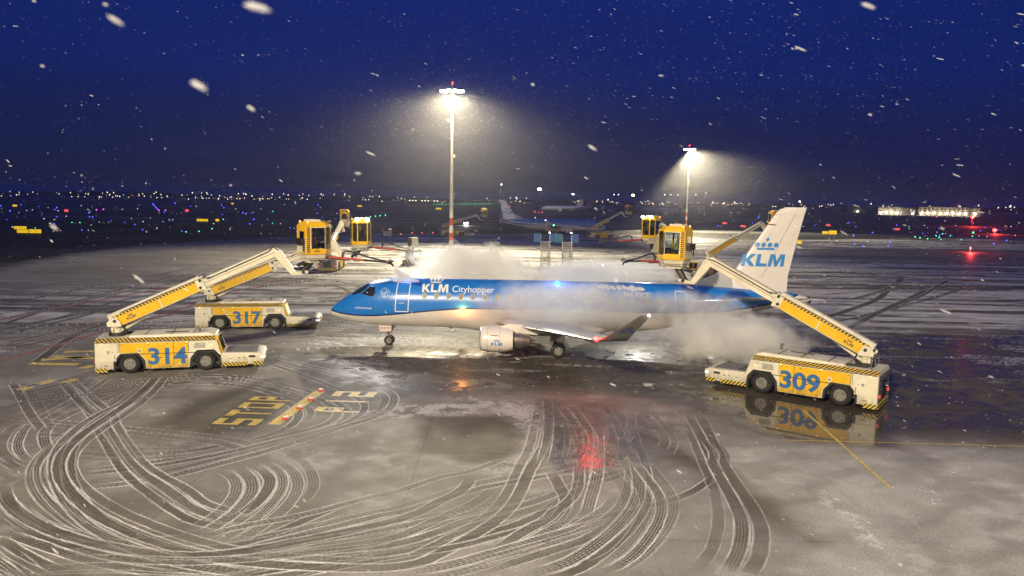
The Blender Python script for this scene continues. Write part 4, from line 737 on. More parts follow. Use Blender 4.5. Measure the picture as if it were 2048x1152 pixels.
        mb = MB(); P = [(2.36, 3.56), (3.18, 3.40), (3.32, 3.52), (3.26, 4.02), (2.98, 4.06), (2.72, 3.86)]
        for i in range(6):
            a, b_ = P[i], P[(i + 1) % 6]
            for k in range(4):
                p = (a[0] + (b_[0] - a[0]) * k / 4, a[1] + (b_[1] - a[1]) * k / 4); q = (a[0] + (b_[0] - a[0]) * (k + 1) / 4, a[1] + (b_[1] - a[1]) * (k + 1) / 4)
                mb.tube(f_pt(*p, s_, .012), f_pt(*q, s_, .012), .014, None, 5)
        mb.build('window_frame', M_metal, w0)
        cpatch([(1.62, 3.40), (2.22, 3.58), (2.62, 3.90), (2.80, 4.14), (2.70, 4.19), (2.05, 3.84), (1.62, 3.56)], .008, M_wind, 'windscreen', root)
        if detail:
            def fl(x0, z0, W_): return lambda u, v: f_pt(x0 + u if s_ < 0 else x0 + W_ - u, z0 + v, s_, .012)
            mb = MB(); stamp(mb, klm2d(1.72, True, .12), fl(6.42, 3.80, 1.72), 0, .07); mb.build('lettering', M_lw, root, recalc=False); mb = MB()
            stamp(mb, text2d('Cityhopper', 2.75, .50, .004), fl(8.40, 3.72, 2.75), 0, .07)
            mb.build('lettering', M_lw, root, recalc=False); mb = MB()
            stamp(mb, text2d('PH-EXZ', 1.62, .32, .022), fl(19.55, 3.74, 1.62), 0, .07)
            mb.build('registration', M_lw, root, recalc=False); mb = MB()
            stamp(mb, text2d('AIRFRANCE KLM', 1.12, .10, .015), fl(1.98, 2.60, 1.12), 0, .05)
            mb.build('lettering', M_lw, root, recalc=False)
            mb = MB()
            for i in range(26):
                a, b_ = 2 * math.pi * i / 26, 2 * math.pi * (i + 1) / 26
                if not (5 < i < 9): mb.face([mb.bm.verts.new(f_pt(3.98 + r_ * math.cos(t_), 3.62 + r_ * math.sin(t_), s_, .012)) for r_, t_ in ((.20, a), (.225, a), (.225, b_), (.20, b_))])
            for a_, b_ in (((-.12, -.10), (.13, .12)), ((-.14, .02), (.05, .10)), ((-.02, -.14), (.10, .02))):
                mb.tube(f_pt(3.98 + a_[0], 3.62 + a_[1], s_, .01), f_pt(3.98 + b_[0], 3.62 + b_[1], s_, .01), .02, .012, 5)
            for k, ch in enumerate('SKYTEAM'):
                th = math.radians(172 - 25 * k); cx_, cz_ = 3.98 + .33 * math.cos(th), 3.62 + .33 * math.sin(th); ro_ = th - math.pi / 2
                t2 = text2d(ch, None, .085, .01); wv_ = max(p[0] for p in t2[0])
                stamp(mb, t2, lambda u, v: f_pt(cx_ + ((u - wv_ / 2) * math.cos(ro_) - (v - .04) * math.sin(ro_)) * (1 if s_ < 0 else 1), cz_ + (u - wv_ / 2) * math.sin(ro_) + (v - .04) * math.cos(ro_), s_, .012))
            mb.build('emblem', M_lw, root, recalc=False)
            mb = MB()
            for x0, z0, l_ in ((4.02, 2.40, .12), (5.78, 2.40, -.12)):
                for q_ in ((x0, z0, x0 + .03, z0 + .14), (x0, z0 - .03, x0 + l_, z0)):
                    mb.face([mb.bm.verts.new(f_pt(a_, b_, s_, .012)) for a_, b_ in ((q_[0], q_[1]), (q_[2], q_[1]), (q_[2], q_[3]), (q_[0], q_[3]))])
            mb.build('corner_mark', M_lw, root, recalc=False)
            if s_ < 0:   # slush clinging to the upper rear skin
                mb = MB(); r2 = random.Random(5)
                for k in range(120):
                    cx_ = 17.9 + 2.9 * r2.random() ** .8; cz_ = 4.38 - .12 * (cx_ - 17.9) / 2.9 + r2.gauss(0, .05); rr_ = r2.uniform(.02, .085)
                    mb.face([mb.bm.verts.new(f_pt(cx_ + rr_ * 1.5 * math.cos(a_) * r2.uniform(.6, 1.2), min(4.55, cz_ + rr_ * math.sin(a_) * r2.uniform(.6, 1.2)), s_, .010 + .00004 * k)) for a_ in [2 * math.pi * i / 8 for i in range(8)]])
                mb.build('slush', mat('slush_white', (.75, .77, .80), .6, var=.1), root, recalc=False)
    if detail:
        mb = MB()
        for x in (3.1, 3.45, 3.75): mb.tube((x, -.25, lerp_tab(F_TOP, x) - .06), (x + .02, -.27, lerp_tab(F_TOP, x) + .03), .05, .03, 8)
        mb.build('roof_probe', M_lw, root, smooth=50)
        
        for P in ([(18.9, 4.58), (19.25, 4.58), (19.22, 4.86), (19.12, 4.86)], [(7.2, 4.58), (7.6, 4.58), (7.55, 4.82), (7.45, 4.82)], [(8.0, 1.35), (8.35, 1.35), (8.30, 1.08), (8.2, 1.08)]): mb = MB(); mb.prism(P, lambda u, v, t: (u, t, v), -.012, .012); mb.build('antenna', M_lw, root)
       
        mb = MB(); mb.tube((1.55, -.98, 2.35), (1.38, -1.14, 2.33), .014, None, 6); mb.tube((1.2, -.9, 2.75), (1.05, -1.02, 2.72), .014, None, 6); mb.tube((1.5, -1.02, 2.0), (1.36, -1.12, 1.98), .012, None, 6); mb.build('pitot_probe', M_dmetal, root)
    return root
def wheel_mesh(c, r, w, parent, name='wheel'):
    x, y, z = c
    mb = MB(); mb.lathe([(-w / 2, r * .55), (-w / 2 - .005, r * .8), (-w * .38, r * .95), (-w * .2, r), (w * .2, r), (w * .38, r * .95), (w / 2 + .005, r * .8), (w / 2, r * .55)], c, (0, 1, 0), 32, 0, False)
    for s in (-1, 1):
        mb.lathe([(s * w * .42, r * .56), (s * w * .30, r * .42), (s * w * .34, r * .16), (s * w * .48, r * .13), (s * w * .48, .001)], c, (0, 1, 0), 20, 1)
        for k in range(8):
            a = 2 * math.pi * k / 8; mb.tube((x + r * .30 * math.cos(a), y + s * w * .30, z + r * .30 * math.sin(a)), (x + r * .30 * math.cos(a), y + s * w * .40, z + r * .30 * math.sin(a)), r * .035, None, 6, 0)
    return mb.build(name, [M_tyre, M_rim], parent, smooth=35)
PLANE_LOC, PLANE_YAW = Vector((-12.237, 51.081, 0)), -0.0393
jet = airliner('airliner', PLANE_LOC, PLANE_YAW, 'large blue and white airliner being sprayed in clouds of steam, nose to the left')
def jp(x, yl, z):     # point in the jet's frame (yl positive to its left)
    c, s = math.cos(PLANE_YAW), math.sin(PLANE_YAW); return Vector((PLANE_LOC.x + c * x + s * yl, PLANE_LOC.y + s * x - c * yl, z))
point('wing_tip_glow', (16.90, -13.52, 3.22), 190, (1, .02, .015), .05, jet)
point('winglet_glow', (19.45, -14.36, 4.56), 45, (.9, .95, 1), .05, jet)
# small glowing balls added on the body of the jet
mb = MB(); mb.ball((9.15, -1.58, 2.76), .075, 8); mb.tube((9.15, -1.49, 2.76), (9.15, -1.56, 2.76), .09, .07, 10); mb.build('orange_light', M_org, jet, smooth=60)
point('orange_glow', (9.12, -1.80, 2.78), 95, (1, .34, .05), .06, jet)
mb = MB(); mb.ball((15.25, -.55, 4.55), .08, 8, None, (1, 1, .8)); mb.tube((15.25, -.5, 4.48), (15.25, -.53, 4.53), .10, .08, 10); mb.build('blue_gleam', M_blu, jet, smooth=60)  # added glow for a blue reflection on the roof skin
point('blue_glow', (15.25, -.75, 4.72), 90, (.05, .40, 1), .06, jet)
mb = MB(); mb.ball((5.35, -.5, 4.58), .05, 8, None, (1, 1, .8)); mb.build('blue_gleam', M_blu, jet, smooth=60)
point('blue_glow', (5.35, -.75, 4.75), 14, (.35, .6, 1), .06, jet)
# ------------------------------------------------------------------ people (one skinned body each)
M_skin = mat('skin', (.50, .32, .24), .5, var=.05); M_hivis = mat('orange_jacket', (.62, .20, .03), .7, var=.15, scale=12); M_yjack = mat('yellow_jacket', (.50, .52, .06), .7, var=.15, scale=12); M_dcloth = mat('dark_cloth', (.03, .035, .05), .8, var=.15); M_hair = mat('dark_hair', (.04, .028, .02), .7, var=.1); M_cap = mat('pale_cap', (.55, .52, .42), .7, var=.1)
def person(name, loc, rz, label, jacket, cap=True):
    J = {}; E_ = []
    def j(k, p, r): J[k] = (p, r)
    j('pel', (0, 0, .46), .125); j('sp', (.02, 0, .70), .13); j('ch', (.05, 0, .92), .145); j('nk', (.06, 0, 1.09), .058); j('hd', (.08, 0, 1.20), .088); j('ht', (.075, 0, 1.30), .082)
    E_ += [('pel', 'sp'), ('sp', 'ch'), ('ch', 'nk'), ('nk', 'hd'), ('hd', 'ht')]
    j('ns', (.185, 0, 1.215), .016); E_.append(('hd', 'ns'))
    for s, t in ((1, 'l'), (-1, 'r')):
        j('sh' + t, (.05, .19 * s, .99), .066); j('el' + t, (.20, .27 * s, .76), .048); j('wr' + t, (.42, .20 * s, .74), .032); j('pa' + t, (.49, .19 * s, .735), .028)
        E_ += [('ch', 'sh' + t), ('sh' + t, 'el' + t), ('el' + t, 'wr' + t), ('wr' + t, 'pa' + t)]
        for i, (dy, ln) in enumerate(((.030, .062), (.010, .072), (-.010, .068), (-.030, .052))):
            j('f%d' % i + t, (.52, (.19 + dy) * s, .735), .0105); j('g%d' % i + t, (.49 + ln, (.19 + dy) * s, .715), .009); j('k%d' % i + t, (.485 + ln, (.19 + dy) * s, .69), .008)
            E_ += [('pa' + t, 'f%d' % i + t), ('f%d' % i + t, 'g%d' % i + t), ('g%d' % i + t, 'k%d' % i + t)]
        j('t0' + t, (.465, .145 * s, .735), .012); j('t1' + t, (.50, .125 * s, .73), .010); E_ += [('pa' + t, 't0' + t), ('t0' + t, 't1' + t)]
        j('hp' + t, (.04, .09 * s, .45), .095); j('kn' + t, (.46, .12 * s, .50), .068); j('an' + t, (.50, .12 * s, .09), .045); j('to' + t, (.68, .13 * s, .045), .038)
        E_ += [('pel', 'hp' + t), ('hp' + t, 'kn' + t), ('kn' + t, 'an' + t), ('an' + t, 'to' + t)]
    ks = list(J); me = bpy.data.meshes.new(name); me.from_pydata([J[k][0] for k in ks], [(ks.index(a), ks.index(b)) for a, b in E_], [])
    o = bpy.data.objects.new(name, me); COL.objects.link(o)
    md = o.modifiers.new('skin', 'SKIN'); md.use_smooth_shade = True
    for i, k in enumerate(ks): me.skin_vertices[0].data[i].radius = (J[k][1],) * 2; me.skin_vertices[0].data[i].use_root = (k == 'pel')
    sb = o.modifiers.new('sub', 'SUBSURF'); sb.levels = sb.render_levels = 1
    dg = bpy.context.evaluated_depsgraph_get(); dg.update(); nm = bpy.data.meshes.new_from_object(o.evaluated_get(dg))
    o.modifiers.clear(); o.data = nm; nm.materials.clear()
    for m in (M_skin, jacket, M_dcloth): nm.materials.append(m)
    for p in nm.polygons:
        c = p.center
        p.material_index = 0 if (c.z > 1.06 or c.x > .44 and c.z > .6) else (1 if c.z > .56 and not (c.x > .15 and c.z < .62) else 2)
        p.use_smooth = True
    bpy.data.meshes.remove(me)
    o.name = name; o.location = loc; o.rotation_euler = (0, 0, rz); tag(o, label, 'person')
    mb = MB(); mb.ball((.06, 0, 1.285), .098, 8, None, (1.05, .95, .85))
    if cap: mb.box((.12, -.06, 1.255), (.215, .06, 1.275))
    mb.build('cap' if cap else 'hair', M_cap if cap else M_hair, o, smooth=60)
    mb = MB()
    for s in (-1, 1): mb.ball((.158, .034 * s, 1.235), .012, 5)
    mb.build('eyes', M_dark, o, smooth=60)
    return o

# ------------------------------------------------------------------ de-icing trucks
T_WHITE = mat('truck_cream_paint', (.74, .69, .54), .40, var=.13, scale=.9)
T_YEL = mat('truck_yellow_paint', (.80, .47, .012), .38, var=.10, scale=2.0)
T_BLK = mat('truck_black_trim', (.018, .018, .018), .5, var=.1)
def dirty(name, col, src):
    m = src.copy(); m.name = name; t = m.node_tree; b = t.nodes['Principled BSDF']; l = b.inputs['Base Color'].links[0].from_socket
    tx = N(t, 'ShaderNodeTexCoord'); s = N(t, 'ShaderNodeSeparateXYZ'); t.links.new(tx.outputs['Object'], s.inputs[0])
    z = N(t, 'ShaderNodeMapRange', interpolation_type='SMOOTHSTEP'); z.inputs[1].default_value = 1.15; z.inputs[2].default_value = .15; t.links.new(s.outputs[2], z.inputs[0])
    nz = N(t, 'ShaderNodeTexNoise'); nz.inputs['Scale'].default_value = 5; nz.inputs['Detail'].default_value = 7; nz.inputs['Roughness'].default_value = .7
    mp = N(t, 'ShaderNodeMapping'); mp.inputs['Scale'].default_value = (1, 1, .35); t.links.new(tx.outputs['Object'], mp.inputs[0]); t.links.new(mp.outputs[0], nz.inputs[0])
    n2 = N(t, 'ShaderNodeMapRange'); n2.inputs[1].default_value = .36; n2.inputs[2].default_value = .66; n2.inputs[3].default_value = .05; n2.inputs[4].default_value = .85; t.links.new(nz.outputs[0], n2.inputs[0])
    ml = N(t, 'ShaderNodeMath', operation='MULTIPLY'); t.links.new(z.outputs[0], ml.inputs[0]); t.links.new(n2.outputs[0], ml.inputs[1])
    mx = N(t, 'ShaderNodeMix', data_type='RGBA'); t.links.new(ml.outputs[0], mx.inputs[0]); t.links.new(l, mx.inputs[6]); mx.inputs[7].default_value = (.14, .105, .07, 1); t.links.new(mx.outputs[2], b.inputs['Base Color']); return m
T_WHITE_D = dirty('splashed_cream_paint', None, T_WHITE); T_YEL_D = dirty('splashed_yellow_paint', None, T_YEL)
T_GREY = mat('truck_grey_panel', (.20, .20, .19), .45, .3, var=.25)
T_BLUE = mat('truck_number_blue', (.030, .135, .36), .45, var=.12, scale=5)
T_RED = mat('red_arm_paint', (.46, .055, .03), .42, var=.15)
T_HOSE = mat('black_hose', (.02, .02, .022), .5, var=.1)
T_HAZ = stripes('yellow_black_hazard', (.70, .52, .06), (.02, .02, .02), .20, (1.0, 0, .9))
T_HAZ2 = stripes('yellow_black_hazard_fine', (.72, .47, .07), (.02, .018, .015), .21, (1.0, 0, 1.6), duty=.5)
T_DASH = stripes('black_dash_band', (.74, .46, .03), (.02, .02, .02), .19, (1.0, 0, .6), duty=.5)
T_CDASH = stripes('cream_dash_band', (.68, .62, .45), (.02, .02, .02), .15, (1.0, .6, .3), duty=.55)
T_VDASH = stripes('corner_dash_band', (.78, .40, .012), (.02, .02, .02), .145, (0, .9, 1.0), duty=.45)
T_GLASS = glass('cab_glass', (.62, .68, .70), .10)
T_LAMP = emis('work_lamp', (1, .98, .9), 70); T_TAIL = emis('tail_lamp', (1, .05, .03), 1.6); T_BEAC = emis('amber_beacon', (1, .35, .05), 4); T_HEAD = mat('headlight_lens', (.8, .8, .78), .1, var=0, emit=(1, .97, .9), estr=1.2)
T_SCREEN = emis('lit_driver_panel', (.9, .95, .62), 1.0)

def truck(number, loc, rz, label, az=0.0, el=25.2, main=5.0, ext=4.55, cab_yaw=0.0, arm_yaw=None, lamps=False, full=True, op=None, op_label=None, cabz=0.0, dim=False):
    root = empty('deicing_truck', loc, rz, label, 'de-icing truck', 'de-icing trucks on the apron')
    Wd = 1.30
    side = [(-3.65, .30), (-2.72, .30), (-2.72, .78), (-2.38, 1.24), (-1.52, 1.24), (-1.18, .80), (-1.12, .28), (1.12, .28), (1.16, .85), (1.50, 1.34), (2.42, 1.34), (2.74, .95), (2.78, 1.06), (2.56, 1.98), (-3.65, 1.98)]
    mb = MB(); mb.prism(side, lambda u, v, t: (u, t, v), -Wd, Wd, 0)
    mb.box((-3.3, -1.0, .50), (2.6, 1.0, 1.20), 1)
    body = mb.build('body', [T_WHITE_D, T_BLK], root, bevel=.02)
    # hazard striped shoulder and roof
    mb = MB(); mb.loft([[(x, -Wd, 1.99), (x, -1.02, 2.17), (x, 1.02, 2.17), (x, Wd, 1.99)] for x in (-3.65, 2.48)]); 
    for f in mb.bm.faces: f.material_index = 0
    mb.bm.faces.ensure_lookup_table()
    for f in mb.bm.faces:
        f.normal_update()
        if abs(f.normal.z) > .3 and abs(f.normal.y) > .3: f.material_index = 1
    shoulder = mb.build('roof', [T_WHITE, T_HAZ2], root)
    mb = MB(); mb.loft([[(-2.0, -.98, 2.172), (-2.0, -.9, 2.30), (-2.0, .9, 2.30), (-2.0, .98, 2.172)], [(2.1, -.98, 2.172), (2.1, -.9, 2.36), (2.1, .9, 2.36), (2.1, .98, 2.172)], [(2.52, -.98, 2.172), (2.46, -.9, 2.24), (2.46, .9, 2.24), (2.52, .98, 2.172)]])
    mb.build('roof_hatch', T_WHITE, shoulder, bevel=.02)
    if full:
        mb = MB()
        for x in (-1.2, .15, 1.3): mb.box((x, -.9, 2.305 + .014 * (x + 2)), (x + .025, .9, 2.335 + .014 * (x + 2)))
        mb.box((-.2, -.35, 2.335), (1.0, -.31, 2.39)); mb.box((-3.0, .45, 2.18), (-.9, .62, 2.30)); mb.build('roof_rail', T_BLK, shoulder)
        mb = MB(); mb.tube((1.6, -.6, 2.3), (1.6, -.6, 2.62), .07, .07, 10); mb.tube((1.6, -.6, 2.6), (1.5, -.6, 2.72), .07, .06, 10); mb.build('exhaust_stack', T_GREY, shoulder, smooth=40)
        mb = MB(); mb.path([(-3.2, -.85, 2.2), (-3.2, -.85, 2.75), (-3.2, .85, 2.75), (-3.2, .85, 2.2)], .025, 6); mb.tube((-3.2, 0, 2.2), (-3.2, 0, 2.75), .02, None, 6); mb.build('guard_rail', T_GREY, shoulder)
        mb = MB()
        for s in (-1, 1):
            for x in (-2.9, -1.0, .6, 2.0): mb.path([(x - .07, s * 1.16, 2.09), (x - .06, s * 1.16, 2.19), (x + .06, s * 1.16, 2.19), (x + .07, s * 1.16, 2.09)], .014, 6)
        mb.build('lifting_eye', T_GREY, shoulder)
    for s in (-1, 1):
        y0 = s * (Wd + .004)
        # wheel arch linings, yellow flank, seams, number
        for c in (-1.95, 1.95):
            mb = MB(); pts = [(-.80, .30), (-.80, .79), (-.45, 1.27), (.45, 1.29), (.80, .82), (.83, .30)]; inn = [(-.70, .30), (-.68, .76), (-.38, 1.16), (.38, 1.17), (.68, .78), (.71, .30)]
            vo = [mb.bm.verts.new((c + u, y0 + s * .006, v)) for u, v in pts]; vi = [mb.bm.verts.new((c + u, y0 + s * .006, v)) for u, v in inn]
            for i in range(5): mb.face([vo[i], vo[i + 1], vi[i + 1], vi[i]])
            mb.build('arch_trim', T_BLK, body)
        mb = MB(); P = [(-2.40, 1.30), (-1.46, 1.30), (-1.09, .82), (-1.06, .32), (1.04, .32), (1.04, 1.90), (-2.40, 1.90)]
        mb.prism(P, lambda u, v, t: (u, y0 + s * t, v), 0, .012); mb.build('side_panel', T_YEL_D, body)
        mb = MB(); y1 = y0 + s * .016
        mb.box((-1.50, min(y1, y1 + s * .012), 1.20), (1.50, max(y1, y1 + s * .012), 1.235)); mb.box((-3.62, min(y1, y1 + s * .012), 1.945), (2.52, max(y1, y1 + s * .012), 1.975))
        for x in (.30, -2.50, -2.42, 1.06): mb.box((x, min(y1, y1 + s * .008), .40 if -1 < x < 1.05 else 1.32), (x + .018, max(y1, y1 + s * .008), 1.93))
        for x, z in ((-.9, .40), (.9, .40), (-.2, .36), (.1, .36), (-.95, 1.8), (.95, 1.8), (-2.3, 1.82), (.0, 1.8)): mb.cbox((x, y1, z), (.05, .02, .045))
        mb.box((-2.68, min(y1, y1 + s * .006), .36), (-2.655, max(y1, y1 + s * .006), 1.20))
        mb.build('side_seam', T_BLK, body)
        if full:
            mb = MB(); mb.box((-3.58, min(y0, y0 + s * .014), .80), (-2.60, max(y0, y0 + s * .014), 1.88)); dpan = mb.build('side_door', T_WHITE, body, bevel=.008)
            mb = MB(); mb.cbox((-2.78, y0 + s * .018, 1.38), (.05, .02, .05)); mb.cbox((-3.1, y0 + s * .018, .55), (.22, .02, .03)); mb.cbox((-2.8, y0 + s * .018, 1.72), (.03, .02, .03))
            for z_ in (1.34, 1.42): mb.cbox((-2.98, y0 + s * .018, z_), (.13, .01, .05))
            mb.cbox((2.2, y0 + s * .01, 1.80), (.16, .01, .02)); mb.build('door_fitting', T_GREY, body)
            mb = MB(); mb.cbox((-1.42, y0 + s * .018, 1.42), (.20, .014, .24), 0); mb.cbox((-1.42, y0 + s * .027, 1.42), (.12, .008, .10), 1); mb.build('filler_plate', [T_WHITE, T_GREY], body)
            for x_ in (-3.3, -1.0, 1.0, 2.3): mb = MB(); mb.cbox((x_, y0 + s * .022, 1.88 if x_ < 2 else 1.62), (.09, .02, .05)); mb.build('marker_light', T_BEAC, body)
            mb = MB()
            for k_ in range(5): mb.box((1.35 + .012 * k_, min(y0, y0 + s * .012), 1.48 + .07 * k_), (1.95, max(y0, y0 + s * .012), 1.51 + .07 * k_))
            mb.build('side_vent', T_GREY, body)
            mb = MB()
            for x_ in (.55, -.35, -2.15): mb.cbox((x_, y0 + s * .024, .96), (.14, .02, .035))
            mb.build('latch', T_BLK, body)
        if number:
            mb = MB(); ww = 2.0; t2 = text2d(number, ww, 1.06, .033)
            f = (lambda u, v: Vector((-1.00 + u, y0 - .014 - .006, .52 + v))) if s < 0 else (lambda u, v: Vector((1.00 - u, y0 + .014 + .006, .52 + v)))
            stamp(mb, t2, f); mb.build('number', T_BLUE, body, recalc=False)
        # hazard skirts
        mb = MB(); mb.box((-3.66, min(y0 + s * .002, y0 + s * .016), .14), (-3.02, max(y0 + s * .002, y0 + s * .016), .40)); mb.build('hazard_skirt', T_HAZ, body)
    # rear face
    mb = MB(); mb.box((-3.672, -1.16, .45), (-3.652, 1.16, 1.92), 0); mb.box((-3.70, -1.22, .16), (-3.66, 1.22, .42), 1); mb.box((-3.69, -.5, .6), (-3.675, .5, 1.6), 2)
    for y in (-.75, .75):
        for z in (.7, 1.0, 1.3, 1.6): mb.box((-3.69, y - .25, z), (-3.675, y + .25, z + .03), 2)
    rear = mb.build('rear_panel', [T_GREY, T_HAZ, T_BLK], root)
    for y, z in ((-1.02, .80), (1.02, .80)): mb = MB(); mb.cbox((-3.70, y, z), (.05, .13, .16)); mb.build('tail_light', T_TAIL, rear)
    # windscreen of the driver's place and low front deck
    mb = MB(); mb.hexa([(2.60, -1.18, 1.08), (2.92, -1.10, 1.02), (2.92, .15, 1.02), (2.60, .15, 1.08), (2.44, -1.18, 2.12), (2.60, -1.10, 2.20), (2.60, .15, 2.20), (2.44, .15, 2.12)], 0)
    dr = mb.build('driver_housing', T_YEL, root, bevel=.03)
    mb = MB()
    for (ya, yb) in ((-1.0, -.52), (-.44, .05)): mb.hexa([(2.885, ya, 1.22), (2.915, ya, 1.22), (2.915, yb, 1.22), (2.885, yb, 1.22), (2.655, ya, 2.05), (2.685, ya, 2.05), (2.685, yb, 2.05), (2.655, yb, 2.05)])
    mb.build('windscreen', T_SCREEN if number == '317' else M_wind, dr)
    mb = MB(); mb.hexa([(2.70, .2, 1.1), (2.86, .2, 1.05), (2.86, 1.18, 1.05), (2.70, 1.18, 1.1), (2.5, .2, 2.0), (2.58, .2, 2.0), (2.58, 1.18, 2.0), (2.5, 1.18, 2.0)], 0)
    for z in (1.25, 1.42, 1.59, 1.76): mb.box((2.62, .3, z), (2.85 - (z - 1.05) * .27, 1.08, z + .07), 1)
    mb.build('radiator_grille', [T_WHITE, T_BLK], root)
    deck = [(2.72, .30), (4.80, .30), (5.08, .42), (5.12, .92), (4.9, 1.00), (2.76, 1.06)]
    mb = MB(); mb.prism(deck, lambda u, v, t: (u, t, v), -1.24, 1.24); dk = mb.build('front_deck', T_WHITE_D, root, bevel=.04)
    mb = MB(); mb.box((3.0, -.95, 1.03), (4.7, .95, 1.06)); mb.box((3.3, -1.0, 1.05), (3.36, 1.0, 1.1)); mb.cbox((4.5, -.8, 1.07), (.16, .2, .08)); mb.cbox((4.5, .8, 1.07), (.16, .2, .08)); mb.build('deck_plate', T_GREY, dk)
    mb = MB(); mb.box((5.075, -1.0, .46), (5.13, 1.0, .60)); mb.build('front_bumper', T_YEL, dk, bevel=.02)
    for s in (-1, 1):
        y0 = s * 1.245
        mb = MB(); mb.box((2.76, min(y0, y0 + s * .014), .24), (4.18, max(y0, y0 + s * .014), .47)); mb.box((4.46, min(y0, y0 + s * .014), .24), (5.0, max(y0, y0 + s * .014), .47)); mb.build('hazard_skirt', T_HAZ, dk)
        mb = MB(); mb.tube((5.06, s * 1.02, .74), (5.15, s * 1.02, .74), .10, .085, 12); mb.cbox((5.0, s * 1.22, .76), (.18, .07, .14)); mb.build('headlight', T_HEAD, dk, smooth=40)
        if full:
            mb = MB(); mb.cbox((4.42, y0 + s * .01, .80), (.34, .02, .12)); mb.cbox((4.0, y0 + s * .01, .72), (.07, .02, .06)); mb.cbox((3.3, y0 + s * .01, .70), (.18, .02, .025)); mb.cbox((3.75, y0 + s * .01, .73), (.06, .02, .05)); mb.build('deck_fitting', T_BLK, dk)
        for c in (-1.95, 1.95):
            wheel_mesh((c, s * 1.06, .56), .56, .46, root)
    for o_ in root.children:
        if o_.name.split('.')[0] in ('body', 'roof', 'rear_panel', 'driver_housing', 'radiator_grille'): o_.scale = (1, 1, .90)
        if o_.name.split('.')[0] == 'front_deck': o_.scale = (1, 1, .92)
    # slewing turret
    ca, sa = math.cos(az), math.sin(az)
    mb = MB(); mb.tube((0, 0, 1.93), (0, 0, 2.14), .46, .44, 20, 1); mb.tube((0, 0, 2.12), (0, 0, 2.52), .24, .22, 16, 0); mb.cbox((-.22, .25, 2.3), (.12, .06, .5), 0); mb.cbox((-.22, -.25, 2.3), (.12, .06, .5), 0); mb.path([(.35, -.2, 2.0), (.42, -.25, 2.35), (.25, -.22, 2.6)], .05, 6, 1); mb.path([(.35, .1, 2.0), (.5, .1, 2.3), (.3, .05, 2.6)], .05, 6, 1)
    for s in (-1, 1): mb.prism([(-.42, 2.50), (.30, 2.50), (.26, 2.70), (.05, 3.02), (-.18, 3.02), (-.46, 2.72)], lambda u, v, t: (u, t, v), s * .40 - .03, s * .40 + .03, 0)
    mb.tube((-.05, -.5, 2.82), (-.05, .5, 2.82), .08, None, 12, 1); mb.tube((.15, -.25, 2.5), (.9, -.1, 2.9), .09, .06, 10, 1); mb.tube((-.3, .3, 2.45), (-.45, .32, 2.85), .05, None, 8, 1)
    mb.build('turret', [T_WHITE, T_BLK], root, loc=(-2.75, 0, 0), rot=(0, 0, az), bevel=.012)
    # boom: main box section, inner extension, goose neck
    E = R(el); BO = Vector((-2.75, 0, 2.80))
    mb = MB(); mb.box((-.30, -.30, -.38), (main, .30, .36)); bo = mb.build('boom', T_WHITE, root, bevel=.03, loc=BO, rot=(0, -E, az))
    mb = MB(); mb.loft([[(-.30, -.30, .362), (-.30, -.16, .47), (-.30, .16, .47), (-.30, .30, .362)], [(main - .15, -.30, .362), (main - .15, -.16, .47), (main - .15, .16, .47), (main - .15, .30, .362)]]); mb.box((main * .5, -.31, .37), (main * .5 + .03, .31, .485)); mb.build('boom_cover', T_WHITE, bo)
    for s in (-1, 1):
        y0 = s * .302
        mb = MB()
        for x0, x1 in ((-.16, main * .50 - .04), (main * .50 + .04, main - .36)):
            mb.box((x0, min(y0, y0 + s * .012), -.32), (x1, max(y0, y0 + s * .012), .17), 0)
        mb.box((-.16, min(y0, y0 + s * .014), .18), (main - .36, max(y0, y0 + s * .014), .30), 1)
        sp = mb.build('side_panel', [T_YEL, T_DASH], bo)
        mb = MB(); mb.box((main - .34, min(y0, y0 + s * .02), -.42), (main + .06, max(y0, y0 + s * .02), .38), 0)
        for x, z in ((main - .08, .20), (main - .22, -.18)): mb.tube((x, y0, z), (x, y0 + s * .035, z), .085, None, 14, 1)
        mb.build('boom_collar', [T_WHITE, T_BLK], bo)
        if full:
            mb = MB(); f = (lambda u, v: Vector((.55 + u, y0 + s * .016, -.20 + v))) if s < 0 else (lambda u, v: Vector((1.05 - u, y0 + s * .016, -.20 + v)))
            stamp(mb, klm2d(.50), f); mb.build('lettering', mat('boom_lettering', (.05, .05, .06), .5, var=0), bo, recalc=False)
        if full:
            mb = MB(); mb.path([(.2, y0 + s * .02, -.36), (main * .5, y0 + s * .03, -.40), (main - .1, y0 + s * .03, -.36)], .022, 6); mb.path([(.4, y0 + s * .03, .33), (main * .5, y0 + s * .035, .345), (main + .1, y0 + s * .02, .30), (main + .6, s * .24, .1)], .018, 6); mb.build('boom_hose', T_HOSE, bo)
    L = main + ext
    mb = MB(); mb.box((main, -.22, -.26), (L, .22, .26)); mb.box((main, -.226, -.035), (L - .1, .226, -.005), 1); mb.box((main + 1.4, -.23, .05), (main + 1.46, .23, .14), 1); mb.box((main + 2.2, -.235, .12), (main + 2.34, .235, .17), 1)
    ex = mb.build('boom_extension', [T_WHITE, T_BLK], bo, bevel=.02)
    elbow = BO + Vector((ca * math.cos(E), sa * math.cos(E), math.sin(E))) * L
    mb = MB(); mb.tube((-.15, 0, -.62), (1.5, 0, -.42), .09, None, 10, 0); mb.tube((1.5, 0, -.42), (2.3, 0, -.36), .05, None, 10, 1); mb.build('lift_ram', [T_WHITE, M_metal], bo, smooth=40)
    mb = MB(); mb.path([(main + .3, -.24, .12), (L - .4, -.25, .16), (L - .05, -.24, .30), (L + .15, -.22, .02)], .03, 6); mb.path([(main + .3, .24, .12), (L - .4, .25, .16), (L + .1, .22, .05)], .03, 6); mb.build('extension_hose', T_HOSE, ex)
